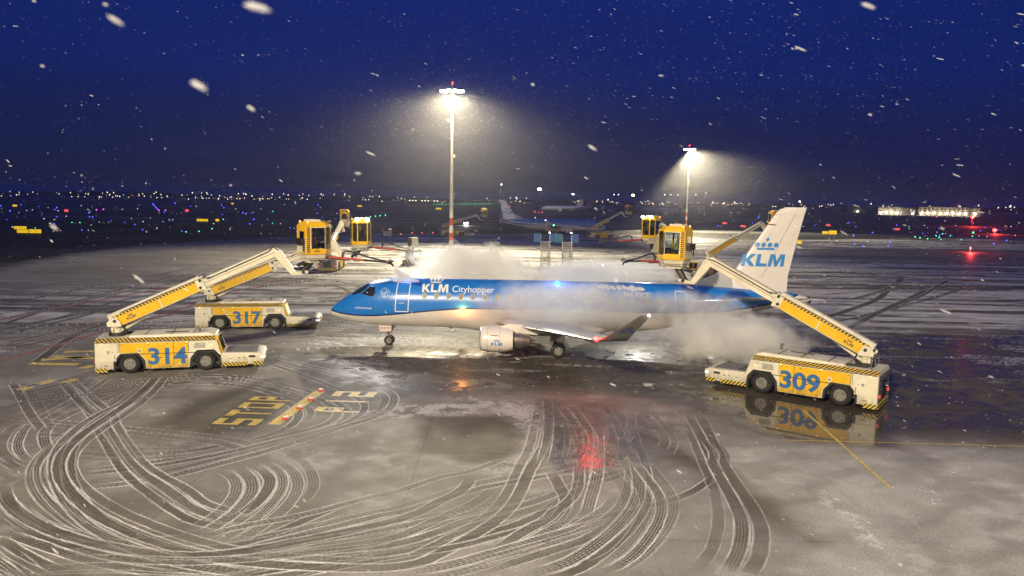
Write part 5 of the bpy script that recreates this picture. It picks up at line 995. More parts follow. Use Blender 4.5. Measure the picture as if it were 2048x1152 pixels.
    # goose neck in truck frame, along azimuth
    D = Vector((ca, sa, 0)); U = Vector((0, 0, 1)); Nn = Vector((-sa, ca, 0))
    P0 = Vector((0, 0, 0)); gd = 1.34; gx = 1.05
    c2 = [(-.25, .10), (.02, .20), (.30, .02), (gx + .02, -gd + .12), (gx + .75, -gd + .22), (gx + .75, -gd + .04), (gx + .30, -gd - .06), (gx - .22, -gd - .06), (-.12, -.30)]
    mb = MB(); mb.prism(c2, lambda u, v, t: D * u + U * v + Nn * t, -.20, .20); mb.build('goose_neck', T_WHITE, root, bevel=.03, loc=elbow)
    # cabin
    sup0 = elbow + D * (gx + .45) + U * (-gd + .12); sup1 = elbow + D * (gx + .95) + U * (-gd + .80 + cabz)
    mb = MB(); mb.tube(sup0 - elbow, sup1 - elbow, .17, .22, 8); mb.tube(sup0 - elbow - Nn * .3, sup0 - elbow + Nn * .3, .09, None, 8); mb.tube(sup0 - elbow + D * .3, sup1 - elbow - D * .25, .06, None, 6); mb.build('cab_support', T_BLK, root, loc=elbow)
    cb = elbow + D * (gx + 1.05) + U * (-gd + 1.18 + cabz)
    yaw = az + cab_yaw
    plan = [(-.72, -.62), (.48, -.70), (.95, -.38), (.95, .38), (.48, .70), (-.72, .62)]
    mb = MB(); mb.prism(plan, lambda u, v, t: (u, v, t), 0, .10, 0)
    k = [(a * .93, b_ * .93) for a, b_ in plan]
    roofz = 2.10
    mb.loft([[(a, b_, roofz - .12) for a, b_ in plan], [(a, b_, roofz) for a, b_ in plan], [(a * .78, b_ * .78, roofz + .24) for a, b_ in plan]], 0)
    for a, b_ in plan: mb.tube((a * .965, b_ * .955, .05), (a * .965, b_ * .955, roofz - .05), .052, None, 6, 0)
    # rear wall (window opening), door side walls
    mb.box((-.735, -.62, .10), (-.70, .62, 1.15), 1); mb.box((-.735, -.62, 1.65), (-.70, .62, roofz - .1), 0); mb.box((-.735, -.62, 1.15), (-.70, -.34, 1.65), 0); mb.box((-.735, .34, 1.15), (-.70, .62, 1.65), 0)
    for s in (-1, 1):
        a, b_ = Vector((-.72, s * .62, 0)), Vector((.48, s * .70, 0))
        def wp(t, z, o=0.0): p = a + (b_ - a) * t; return (p.x, p.y + s * o, z)
        for t0, t1, z0, z1, mi in ((0, 1, .10, .42, 0), (0, .25, .42, roofz - .1, 0), (.25, 1, 1.92, roofz - .1, 0)):
            mb.hexa([wp(t0, z0, -.03), wp(t1, z0, -.03), wp(t1, z0), wp(t0, z0), wp(t0, z1, -.03), wp(t1, z1, -.03), wp(t1, z1), wp(t0, z1)], mi)
    for (pa, pb) in ((1, 2), (2, 3), (3, 4)):
        a, b_ = Vector((*plan[pa], 0)), Vector((*plan[pb], 0)); n = Vector(((b_ - a).y, -(b_ - a).x, 0)).normalized() * .03
        mb.hexa([a - n + U * .1, b_ - n + U * .1, b_ + U * .1, a + U * .1, a - n + U * .34, b_ - n + U * .34, b_ + U * .34, a + U * .34], 0)
    mb.box((-.35, -.25, .10), (.10, .25, .42), 2); mb.box((-.42, -.25, .42), (-.30, .25, 1.15), 2); mb.box((.38, -.3, .10), (.62, .3, .78), 2)
    cab = mb.build('cabin', [T_YEL, T_WHITE, T_BLK], root, bevel=.02, loc=cb, rot=(0, 0, yaw)); cab.scale = (1, 1, .81)
    mb = MB()
    for pa in (1, 2, 3):
        a, b_ = Vector((*plan[pa], 0)), Vector((*plan[pa + 1], 0)); a, b_ = a + (b_ - a) * .08, b_ + (a - b_) * .08
        mb.face([mb.bm.verts.new(p) for p in (a + U * .36, b_ + U * .36, b_ + U * 1.96, a + U * 1.96)])
    mb.build('windscreen', T_GLASS, cab, recalc=False)
    for s in (-1, 1):
        a, b_ = Vector((-.40, s * .640, 0)), Vector((.45, s * .699, 0)); mb = MB()
        mb.face([mb.bm.verts.new(p) for p in (a + U * .62, b_ + U * .42, b_ + U * 1.90, a + U * 1.90)]); mb.build('window', T_GLASS, cab, recalc=False)
        mb = MB(); lp = [a + U * .62, b_ + U * .42, b_ + U * 1.90, a + U * 1.90]; off = Vector((0, s * .02, 0))
        for i in range(4): mb.tube(lp[i] + off, lp[(i + 1) % 4] + off, .026, None, 6)
        for z in (.8, 1.35, 1.8): mb.cbox((.48, s * .72, z), (.07, .05, .07))
        mb.build('window_frame', T_BLK, cab)
        mb = MB(); A_, B_ = Vector((-.47, s * .640, 0)), Vector((.47, s * .703, 0)); dd = (B_ - A_)
        for (t0, t1, z0, z1) in ((0, .07, .40, 1.97), (.93, 1, .30, 1.97), (.07, .93, 1.90, 1.97)):
            P_ = [A_ + dd * t0, A_ + dd * t1]; o2 = Vector((0, s * .022, 0)); mb.hexa([P_[0] + U * z0, P_[1] + U * z0, P_[1] + o2 + U * z0, P_[0] + o2 + U * z0, P_[0] + U * z1, P_[1] + U * z1, P_[1] + o2 + U * z1, P_[0] + o2 + U * z1])
        mb.build('door_frame', T_WHITE, cab)
        mb = MB(); mb.hexa([(-.715, s * .628, .12), (-.50, s * .64, .12), (-.50, s * .648, .12), (-.715, s * .636, .12), (-.715, s * .628, 2.0), (-.50, s * .64, 2.0), (-.50, s * .648, 2.0), (-.715, s * .636, 2.0)]); mb.build('corner_stripes', T_VDASH, cab)
    mb = MB(); mb.face([mb.bm.verts.new(p) for p in ((-.715, -.34, 1.15), (-.715, .34, 1.15), (-.715, .34, 1.65), (-.715, -.34, 1.65))]); mb.build('rear_window', T_GLASS, cab, recalc=False)
    mb = MB(); mb.box((-.98, -.5, .72), (-.74, .42, 1.16)); mb.tube((-.85, -.5, .72), (-.85, -.5, .2), .04); mb.build('heater_unit', T_BLK, cab, bevel=.05)
    mb = MB(); mb.box((-.42, -.36, roofz + .24), (.32, .36, roofz + .40)); mb.box((-.30, -.2, roofz + .40), (.1, .2, roofz + .42)); mb.build('roof_unit', T_WHITE, cab, bevel=.05)
    mb = MB()
    for a, b_ in plan[:1] + plan[-1:]: mb.tube((a * .8, b_ * .85, roofz + .18), (a * .8, b_ * .85, roofz + .31), .055, .045, 8)
    mb.build('beacon', T_BEAC, cab, smooth=40)
    mb = MB(); mb.box((.70, -.5, roofz + .12), (.86, .5, roofz + .16), 1)
    for y in (-.40, .40): mb.cbox((.84, y, roofz + .26), (.14, .24, .20), 0 if lamps else 1); 
    lp = mb.build('work_light', [T_LAMP, T_GREY], cab, bevel=.02)
    if lamps:
        for y in (-.40, .40):
            spot('work_beam', (.98, y, roofz + .26), (6, y * 2, roofz - 3.0), 2600, (1, .96, .86), .08, 95, .6, cab)
    # underside and spray arm
    mb = MB(); mb.loft([[(a * .85, b_ * .85, -.30) for a, b_ in plan], [(a * .98, b_ * .98, -.03) for a, b_ in plan]], 0)
    mb.loft([[(a * .7, b_ * .75, -.62) for a, b_ in plan], [(a * .82, b_ * .82, -.34) for a, b_ in plan]], 1)
    mb.box((-.60, -.70, -.42), (.62, -.66, -.34), 2); mb.box((-.60, .66, -.42), (.52, .70, -.34), 2)
    mb.tube((-.55, 0, -.62), (-1.0, 0, -.80), .16, .12, 10, 3)
    mb.build('cab_base', [T_WHITE, T_WHITE, T_CDASH, T_BLK], cab, bevel=.02)
    if full:
        mb = MB(); r2 = random.Random(3)
        mb.path([(.55, -.3, -.25), (.62, -.5, -.42), (.3, -.62, -.5), (-.2, -.66, -.36), (-.5, -.60, -.45)], .03, 6); mb.path([(.7, .1, -.2), (.9, -.2, -.5), (.5, -.5, -.62), (.1, -.55, -.55)], .025, 6); mb.path([(.75, .2, -.15), (.95, .1, -.45), (.7, -.2, -.6)], .025, 6)
        mb.build('hose', T_HOSE, cab)
        mb = MB(); stamp(mb, klm2d(.34), lambda u, v: Vector((-.25 + u, -.6595 - .0588 * (-.25 + u + .21) - .012, .20 + v * .7))); mb.build('lettering', T_BLK, cab, recalc=False)
    ay = R(8) if arm_yaw is None else arm_yaw
    ar = MB(); ar.tube((.70, 0, -.22), (2.95, 0, -.40), .105, .085, 10, 0); ar.tube((.5, 0, -.25), (.9, 0, -.23), .14, .12, 10, 1)
    a_ = ar.build('spray_arm', [T_RED, T_BLK], cab, smooth=40, rot=(0, 0, ay))
    mb = MB(); mb.tube((2.9, 0, -.39), (4.4, 0, -.58), .075, .06, 8); mb.path([(1.7, .05, -.22), (1.72, .05, .10), (1.90, .05, .22), (2.3, .04, .16), (3.4, .03, -.26), (4.3, .02, -.50)], .065, 8); mb.path([(1.0, -.06, -.3), (1.6, -.10, -.42), (2.3, -.08, -.48), (2.6, -.05, -.38)], .03, 6)
    mb.build('arm_hose', T_HOSE, a_, smooth=50)
    mb = MB(); mb.tube((4.35, 0, -.56), (4.6, 0, -.64), .11, .08, 8); mb.tube((4.55, 0, -.62), (4.72, 0, -.86), .07, .045, 8); mb.tube((4.4, .12, -.46), (4.7, .14, -.52), .05); mb.tube((4.4, -.14, -.56), (4.6, -.16, -.7), .06, .045); mb.path([(4.3, .1, -.46), (4.5, .2, -.34), (4.68, .1, -.5)], .028, 6)
    mb.build('nozzle', T_HOSE, a_, smooth=50)
    if op:
        Mx = Matrix.Translation(Vector(loc)) @ Matrix.Rotation(rz, 4, 'Z'); p = Mx @ (cb + Matrix.Rotation(yaw, 3, 'Z') @ Vector((-.16, 0, -.02)))
        person('person', p, rz + yaw, op_label, op)
    return root, cab, cb
t309, c309, _ = truck('309', (15.53, 39.22, 0), R(143.4), 'yellow and cream de-icing truck numbered 309 beside its mirror image in a puddle', ext=4.2, cabz=.10, cab_yaw=R(4), arm_yaw=R(-26), op=M_yjack, op_label='operator seated in the cabin of truck 309, seen through its side window')
t314, c314, _ = truck('314', (-19.4, 42.95, 0), R(15.7), 'yellow and cream de-icing truck numbered 314 with its boom raised to the right', el=24.3, ext=4.4, cab_yaw=R(24), arm_yaw=R(-36), op=M_hivis, op_label='operator seated in the cabin of truck 314, behind its large side window')
t317, c317, _ = truck('317', (-19.62, 56.79, 0), R(9.0), 'yellow and cream de-icing truck numbered 317 parked behind truck 314', el=23.0, cab_yaw=R(-78), arm_yaw=R(62), lamps=True, cabz=-.05, op=M_dcloth, op_label='operator seated in the front cabin with lit lamps left of the nose')
t4, c4, _ = truck('', (14.4 + math.cos(R(100)) * 2.75, 59.0 + math.sin(R(100)) * 2.75, 0), R(100), 'de-icing truck hidden behind the airliner, its lamp-lit cabin above the fuselage', el=25.0, cab_yaw=R(130), arm_yaw=R(-50), lamps=True, op=M_dcloth, op_label='operator seated in the lamp-lit cabin above the middle of the airliner')
t5, c5, _ = truck('', (27.6 + 2.75 * math.cos(R(240)), 107.5 + 2.75 * math.sin(R(240)), 0), R(240), 'distant de-icing truck with its boom rising behind the tail fin', az=R(138), el=27.5, cab_yaw=R(75), full=False)
t6, c6, _ = truck('', (-24.5 + 3.65 * math.cos(R(93)), 100.6 + 3.65 * math.sin(R(93)), 0), R(93), 'de-icing truck seen from behind, parked beyond the cabins on the left', az=R(-2), el=21, full=False, cab_yaw=R(8))
t7, c7, _ = truck('', (-15.7, 202.5, 0), R(20), 'far de-icing truck with raised boom, cut by the red and white mast', el=18, full=False, cab_yaw=R(10))
t8, c8, _ = truck('', (23.6, 203.5, 0), R(20), 'far de-icing truck with raised boom, right of the two stair towers', el=27.5, full=False, cab_yaw=R(10))
# ------------------------------------------------------------------ floodlight masts
M_conc = mat('mast_grey', (.42, .41, .37), .6, var=.25, scale=.6); M_bandr = mat('mast_red', (.42, .06, .04), .55, var=.2, scale=1.2); M_bandw = mat('mast_white', (.62, .60, .55), .55, var=.2, scale=1.2)
M_flood = emis('floodlight_lens', (1, .90, .55), 190); M_lh = mat('lamp_housing', (.15, .15, .15), .5, var=.1)
def mast(loc, h, label, power, rz=0.0, tgt=(0, -30, 0), r0=.42, ang=150):
    root = empty('floodlight_mast', loc, rz, label, 'floodlight mast', 'floodlight masts on the apron')
    mb = MB(); nb = 6; bh = 1.30
    for i in range(nb): mb.tube((0, 0, i * bh), (0, 0, (i + 1) * bh), r0 - .02 * i, r0 - .02 * (i + 1), 16, (0, 1)[(i + 0) % 2], cap=False)
    mb.tube((0, 0, nb * bh), (0, 0, h * .55), r0 - .12, r0 * .58, 16, 2, cap=False); mb.tube((0, 0, h * .55), (0, 0, h - .4), r0 * .55, r0 * .40, 16, 2)
    mb.tube((0, 0, h * .55 - .12), (0, 0, h * .55 + .1), r0 * .68, None, 16, 2); mb.tube((0, 0, 0), (0, 0, .35), .8, .8, 8, 2)
    mb.build('pole', [M_bandr, M_bandw, M_conc], root, smooth=40)
    mb = MB(); mb.cbox((.42, 0, h * .60), (.35, .3, .5)); mb.build('junction_box', M_conc, root, bevel=.03)
    mb = MB(); mb.tube((-1.9, 0, h - .3), (1.9, 0, h - .3), .07, None, 8); mb.tube((0, -1.3, h - .3), (0, 1.3, h - .3), .07, None, 8); mb.tube((0, 0, h - .5), (0, 0, h + .9), .05, None, 6)
    mb.lathe([(0, 1.2), (.05, 1.2), (.05, 1.13), (0, 1.13)], (0, 0, h - .32), (0, 0, 1), 24); hd = mb.build('head_frame', M_lh, root)
    for (x, y) in ((-1.75, -.1), (-1.0, -.35), (-.45, -.9), (.5, -.9), (1.05, -.35), (1.75, -.1), (-1.2, .7), (1.2, .7)):
        mb = MB(); mb.hexa([(x - .3, y - .16, h - .62), (x + .3, y - .16, h - .62), (x + .3, y + .2, h - .52), (x - .3, y + .2, h - .52), (x - .26, y - .2, h - .22), (x + .26, y - .2, h - .22), (x + .26, y + .2, h - .30), (x - .26, y + .2, h - .30)], 0)
        mb.hexa([(x - .27, y - .235, h - .60), (x + .27, y - .235, h - .60), (x + .27, y - .165, h - .60), (x - .27, y - .165, h - .60), (x - .24, y - .27, h - .26), (x + .24, y - .27, h - .26), (x + .24, y - .205, h - .26), (x - .24, y - .205, h - .26)], 1)
        mb.build('floodlight', [M_lh, M_flood], hd)
    mb = MB(); mb.ball((0, 0, h + .95), .13, 6); mb.build('obstacle_light', M_red, root, smooth=60)
    spot('flood_beam', (0, -.5, h - .7), tgt, power, (1, .86, .57), .8, ang, .35, root)
    return root
mast((-10.886, 134.776, 0), 28.7, 'tall floodlight mast with red and white foot, glowing above the airliner', 265000, tgt=(0, -9, 0), ang=146)
mast((60.99, 270.41, 0), 28.8, 'more distant floodlight mast with a cone of lit snow, right of the centre', 480000, tgt=(8, -14, 0), ang=120)
r_ = empty('slender_mast', gnd(1001, 470), 0, 'thin dark pole with red and white foot beside the far tail fin', 'mast')
mb = MB()
for i in range(5): mb.tube((0, 0, i * 1.1), (0, 0, i * 1.1 + 1.1), .24, .23, 10, i % 2, cap=False)
mb.tube((0, 0, 5.5), (0, 0, 14), .15, .08, 10, 2); mb.build('pole', [M_bandr, M_bandw, M_lh], r_, smooth=40)
mb = MB(); mb.ball((0, 0, 14.1), .1, 5); mb.build('lamp', M_whl, r_)

# ------------------------------------------------------------------ ground equipment behind the airliner
E_W = mat('equipment_white', (.62, .60, .52), .5, var=.2); E_G = mat('equipment_grey', (.32, .31, .28), .5, var=.25); E_BL = mat('blue_canvas', (.05, .17, .52), .6, var=.18, scale=3); E_TQ = mat('teal_canvas', (.03, .26, .38), .6, var=.18, scale=3); E_DK = mat('equipment_dark', (.04, .04, .042), .6, var=.2)
def stairs(loc, label, m2):
    root = empty('passenger_stairs', loc, 0, label, 'stairs', 'boarding stairs behind the airliner')
    n = 18; H_ = 4.0; run = 5.0
    mb = MB()
    for i in range(n): z = .5 + (H_ - .5) * i / (n - 1); y = -run / 2 + run * i / (n - 1); mb.box((-.55, y, z - .10), (.55, y + .22, z))
    mb.build('steps', E_W, root)
    for s in (-1, 1):
        mb = MB(); mb.hexa([(s * .60 - .03, -run / 2 - .2, .30), (s * .60 + .03, -run / 2 - .2, .30), (s * .60 + .03, run / 2, H_ - .25), (s * .60 - .03, run / 2, H_ - .25), (s * .60 - .03, -run / 2 - .2, .60), (s * .60 + .03, -run / 2 - .2, .60), (s * .60 + .03, run / 2, H_ + .05), (s * .60 - .03, run / 2, H_ + .05)])
        for i in range(0, n, 3): z = .5 + (H_ - .5) * i / (n - 1); y = -run / 2 + run * i / (n - 1); mb.tube((s * .62, y, z), (s * .62, y, z + .95), .025, None, 6)
        mb.tube((s * .62, -run / 2, 1.45), (s * .62, run / 2, H_ + .95), .03, None, 6); mb.build('handrail', E_W, root)
        mb = MB(); mb.box((s * 1.14 - .43, run / 2 - .35, H_ + .02), (s * 1.14 + .43, run / 2 - .30, H_ + 1.22)); c_ = mb.build('side_canopy', (E_BL if s > 0 else m2), root)
        mb = MB()
        for x in (-.43, .43): mb.tube((s * 1.14 + x, run / 2 - .32, H_), (s * 1.14 + x, run / 2 - .32, H_ + 1.26), .03, None, 6)
        mb.build('canopy_frame', E_W, c_)
    mb = MB(); mb.box((-.62, run / 2 - .3, H_ - .1), (.62, run / 2 + 1.0, H_)); 
    for x in (-.55, .55):
        mb.tube((x, run / 2, .4), (x, run / 2, H_ - .1), .06, None, 8); mb.tube((x, .2, .4), (x, run / 2, 2.8), .04, None, 6); mb.tube((x, run / 2 + .8, .4), (x, run / 2 + .8, H_ - .1), .05, None, 8)
    mb.box((-.9, -run / 2, .32), (-.75, run / 2 + 1, .46)); mb.box((.75, -run / 2, .32), (.9, run / 2 + 1, .46))
    for y in (-1.8, 0, 2): mb.box((-.9, y, .33), (.9, y + .12, .45))
    mb.tube((-.5, 1, .6), (.5, 2.3, 2.2), .04, None, 6); mb.tube((.5, 1, .6), (-.5, 2.3, 2.2), .04, None, 6)
    mb.build('base_frame', E_G, root)
    for x in (-.85, .85):
        for y in (-1.9, 2.5): mb = MB(); mb.lathe([(-.11, .2), (-.11, .27), (-.06, .30), (.06, .30), (.11, .27), (.11, .2)], (x, y, .30), (1, 0, 0), 16); mb.build('wheel', M_tyre, root, smooth=40)
    mb = MB(); mb.ball((.6, run / 2, H_ + 1.35), .05, 5); mb.build('lamp', M_whl, root)
    return root
stairs(gnd(1092, 547) + Vector((0, 2.5, 0)), 'white boarding stairs with two blue canopies, left of the pair behind the airliner', E_BL)
stairs(gnd(1137, 548) + Vector((0, 2.5, 0)), 'white boarding stairs with one teal and one blue canopy behind the airliner', E_TQ)
g = gnd(820, 529); r_ = empty('cabinet_stand', g, .25, 'grey electrical cabinets stacked on a post with a striped foot', 'electrical cabinet')
mb = MB(); mb.box((-1.1, -.7, 0), (1.1, .7, .75)); mb.build('foot', stripes('foot_hazard', (.55, .50, .38), (.03, .03, .03), .5, (1, 1, .6)), r_)
mb = MB(); mb.box((-.7, -.5, .75), (.25, .4, 2.2)); mb.build('lower_cabinet', E_G, r_, bevel=.03)
mb = MB(); mb.box((-.35, -.5, 2.75), (.2, .4, 4.0), 0); mb.box((.2, -.55, 2.6), (1.15, .3, 4.05), 1); mb.build('upper_cabinet', [E_DK, E_W], r_, bevel=.03)
mb = MB(); mb.tube((.45, 0, .7), (.45, 0, 2.7), .16, None, 10); mb.tube((-.1, 0, 2.1), (-.1, 0, 2.8), .12, None, 10); mb.build('post', E_DK, r_)
def cart(u, v, label, w=2.4):
    r_ = empty('equipment_cart', gnd(u, v), .1, label, 'cart')
    mb = MB(); mb.loft([[(x, -.75, .5), (x, -.8, 1.25), (x, -.55, 1.5), (x, .55, 1.5), (x, .8, 1.25), (x, .75, .5)] for x in (-w / 2, w / 2)]); mb.build('cover', E_W, r_, bevel=.05)
    mb = MB(); mb.box((-w / 2 + .2, -.83, .55), (w / 2 - .9, -.74, 1.2)); mb.build('opening', E_DK, r_)
    mb = MB(); mb.box((-w / 2, -.7, .36), (w / 2, .7, .5)); mb.tube((w / 2, 0, .42), (w / 2 + .9, 0, .3), .04); mb.build('chassis', E_G, r_)
    for x in (-w * .35, w * .35):
        for y in (-.7, .7): mb = MB(); mb.lathe([(-.08, .1), (-.08, .25), (.08, .25), (.08, .1)], (x, y, .25), (0, 1, 0), 14); mb.build('wheel', M_tyre, r_, smooth=40)
cart(841, 531, 'cream covered cart with a dark opening beside the stacked cabinets'); cart(872, 532, 'cream covered cart half lost in the rising steam', 2.2)
g = gnd(995, 538); r_ = empty('step_ladder', g, .2, 'tall white step ladder with a platform behind the steam', 'ladder')
mb = MB()
for s in (-.5, .5): mb.tube((s, 0, 0), (s, 1.6, 2.5), .04); mb.tube((s, 2.6, 0), (s, 1.8, 2.5), .04); mb.tube((s, 1.6, 2.5), (s, 1.6, 3.6), .03); mb.tube((s, 2.5, 2.5), (s, 2.5, 3.6), .03); mb.tube((s, 1.6, 3.6), (s, 2.5, 3.6), .03)
mb.tube((-.5, 2.5, 3.6), (.5, 2.5, 3.6), .03); mb.tube((-.5, 1.6, 3.6), (.5, 1.6, 3.6), .03); mb.build('frame', E_W, r_)
mb = MB()
for i in range(9): mb.box((-.5, .17 * i, .27 * (i + 1) - .04), (.5, .17 * i + .2, .27 * (i + 1)))
mb.box((-.5, 1.5, 2.46), (.5, 2.6, 2.52)); mb.build('treads', E_W, r_)
r_ = empty('chock_post', gnd(981, 534), 0, 'white T-shaped post left of the step ladder', 'post')
mb = MB(); mb.tube((0, 0, .1), (0, 0, 2.9), .06); mb.box((-.35, -.06, 2.85), (.3, .06, 2.98)); mb.box((-.3, -.3, 0), (.3, .3, .1)); mb.build('frame', E_W, r_)
r_ = empty('power_unit', gnd(1027, 545), .15, 'white ground power unit with a dark panel left of the stairs', 'power unit')
mb = MB(); mb.box((-.75, -.9, .35), (.75, .9, 1.75)); mb.build('housing', E_W, r_, bevel=.06)
mb = MB(); mb.box((-.55, -.93, .55), (.62, -.88, 1.4)); mb.build('panel', E_DK, r_)
mb = MB()
for x in (-.6, .6):
    for y in (-.6, .6): mb.lathe([(-.08, .05), (-.08, .25), (.08, .25), (.08, .05)], (x, y, .25), (1, 0, 0), 14)
mb.box((-.7, -.8, .25), (.7, .8, .38)); mb.build('chassis', M_tyre, r_)
r_ = empty('guard_frame', gnd(1050, 545), 0, 'low white tubular frame between the power unit and the stairs', 'frame')
mb = MB()
for x in (-.5, .5): mb.tube((x, 0, 0), (x, 0, 1.5), .04); mb.tube((x, .8, 0), (x, .8, 1.3), .04)
for z in (.4, .8, 1.15, 1.5): mb.tube((-.5, 0, z), (.5, 0, z), .03)
mb.build('rails', E_W, r_)
for i, (u, v, lb) in enumerate(((1108, 543, 'dark traffic cone nearest the left stairs'), (1115, 542, 'dark traffic cone between the two stairs'), (1122, 543, 'dark traffic cone nearest the right stairs'), (1152, 543, 'dark upright bollard right of the stairs'))):
    r_ = empty('traffic_cone', gnd(u, v), 0, lb, 'cone', 'cones by the stairs'); mb = MB(); mb.box((-.25, -.25, 0), (.25, .25, .05)); mb.tube((0, 0, .05), (0, 0, .95), .17, .04, 10); mb.build('body', E_DK, r_); mb = MB(); mb.tube((0, 0, .5), (0, 0, .68), .105, .078, 10); mb.build('collar', E_G, r_)
r_ = empty('marker_post', gnd(940, 508), 0, 'small white and orange marker lamp behind the steam', 'marker'); mb = MB(); mb.tube((0, 0, 0), (0, 0, .6), .22, .2, 10); mb.build('foot', mat('marker_orange', (.6, .2, .03), .5), r_); mb = MB(); mb.tube((0, 0, .6), (0, 0, 1.2), .3, .25, 10); mb.build('lamp', E_W, r_)
r_ = empty('marker_post', gnd(1460, 482), 0, 'small white post standing on the snowy edge left of the tail fin', 'marker'); mb = MB(); mb.tube((0, 0, 0), (0, 0, 1.0), .35, .3, 10); mb.build('foot', E_W, r_); mb = MB(); mb.tube((.1, 0, 1.0), (.1, 0, 1.7), .15, .15, 10); mb.build('lamp', E_W, r_)
r_ = empty('equipment_box', gnd(775, 474), 0, 'white equipment box with a yellow lid on the far apron edge', 'box'); mb = MB(); mb.box((-1.0, -.6, .2), (1.0, .6, 1.4)); mb.build('housing', E_W, r_, bevel=.04); mb = MB(); mb.box((.2, -.5, 1.4), (.9, .5, 2.0)); mb.build('lid', T_YEL, r_)

# car with dazzling headlamps beyond the apron
C_BODY = mat('dark_car_paint', (.03, .035, .05), .3, var=.05)
p = at(932, 447, 300); p.z = -.05; r_ = empty('car', p, R(-90) + .06, 'dark car driving towards the viewer with dazzling headlights', 'car')
mb = MB(); mb.loft([[(x, -w, .35), (x, -w, h * .62), (x, -w * .85, h), (x, w * .85, h), (x, w, h * .62), (x, w, .35)] for x, w, h in ((-2.2, .8, .95), (-1.9, .9, 1.5), (-.3, .9, 1.55), (.7, .9, 1.05), (2.0, .85, .9), (2.2, .75, .7))]); mb.build('body', C_BODY, r_, smooth=40)
for x in (-1.4, 1.4):
    for y in (-.8, .8): wheel_mesh((x, y, .33), .33, .2, r_)
for y in (-.6, .6): mb = MB(); mb.ball((2.2, y, .72), .16, 6); mb.build('headlight', emis('headlight_glare', (1, 1, .97), 260), r_)
spot('headlight_beam', (2.5, 0, .8), (30, 0, -.2), 6000, (1, .98, .92), .2, 60, .6, r_)

# ------------------------------------------------------------------ second airliner further out and parked jets
far = airliner('airliner', at(1212, 440, 226) * 1.0, R(180 + 4), 'dim blue airliner on the far side with a pale lit tail fin', detail=False)
far.location.z = -.05; far.location.x = 27.2
spot('tail_floodlight', (-9, 196, 9), (-3.5, 227, 7.5), 4500, (.85, .92, 1), .3, 30, .6)
J_W = mat('far_jet_white', (.62, .60, .60), .4, var=.1, scale=.3); J_T = mat('far_jet_tail', (.50, .28, .26), .4, var=.1, scale=.3)
def far_jet(loc, rz, label, ln=36.0, tail=J_W):
    root = empty('parked_jet', loc, rz, label, 'parked jet', 'jets parked far across the airfield')
    mb = MB(); mb.loft([[(x, r * math.cos(a), z + r * math.sin(a)) for a in [2 * math.pi * k / 16 for k in range(16)]] for x, r, z in ((0, .1, 3), (.8, .8, 3.1), (2.5, 1.6, 3.5), (5, 1.95, 3.7), (ln * .68, 1.95, 3.7), (ln * .85, 1.2, 4.3), (ln, .3, 4.9))]); mb.build('fuselage', J_W, root, smooth=50)
    for s in (-1, 1):
        mb = MB(); lift([(ln * .36, s * 1.5, 2.7, 7, .12, 0), (ln * .50, s * 9, 3.4, 3.4, .11, 0), (ln * .60, s * 16.5, 4.2, 1.4, .1, 0)], mb); mb.build('wing', J_W, root, smooth=40)
        mb = MB(); lift([(ln * .88, s * .5, 4.7, 3.5, .1, 0), (ln * .97, s * 6.5, 5.2, 1.4, .1, 0)], mb); mb.build('tailplane', J_W, root, smooth=40)
        mb = MB(); mb.lathe([(0, .85), (.4, 1.05), (2.2, 1.0), (3.6, .6)], (ln * .37, s * 5.2, 1.75), (1, 0, 0), 16); mb.build('engine', J_W, root, smooth=40)
        mb = MB(); mb.tube((ln * .48, s * 2.8, .55), (ln * .48, s * 2.6, 2.6), .15); mb.lathe([(-.2, .2), (-.2, .55), (.2, .55), (.2, .2)], (ln * .48, s * 2.8, .55), (0, 1, 0), 14); mb.build('main_gear', E_DK, root)
    mb = MB(); mb.loft([[(x + u, w, z) for u, w in airfoil(c, .1)] for x, z, c in ((ln * .82, 5.0, 6.2), (ln * .94, 11.6, 2.4))]); mb.build('fin', tail, root, smooth=40)
    mb = MB(); mb.tube((4.2, 0, .4), (4.2, 0, 2.3), .12); mb.lathe([(-.15, .1), (-.15, .4), (.15, .4), (.15, .1)], (4.2, 0, .4), (0, 1, 0), 12); mb.build('nose_gear', E_DK, root)
def fz(u, Y): p = at(u, 400, Y); p.z = -.05; return p
far_jet(fz(1082, 640), R(10), 'white jet parked under the lamp posts, front one of the distant row'); far_jet(fz(1108, 690), R(16), 'pale jet with reddish tail behind the front one of the distant row', 36, J_T); far_jet(fz(1126, 730), R(18), 'reddish-tailed jet at the back of the distant row', 34, J_T)
far_jet(fz(1362, 560), R(186), 'dim jet right of the second mast foot, tail to the left', 34) ; far_jet(fz(1296, 640), R(8), 'dim grey jet left of the second mast near the horizon', 30); far_jet(fz(1205, 700), R(80), 'dim grey jet nose-on near the horizon left of the second mast', 30)
spot('stand_floodlight', (34, 600, 22), (38, 655, 4), 22000, (1, .95, .85), .8, 120, .5)

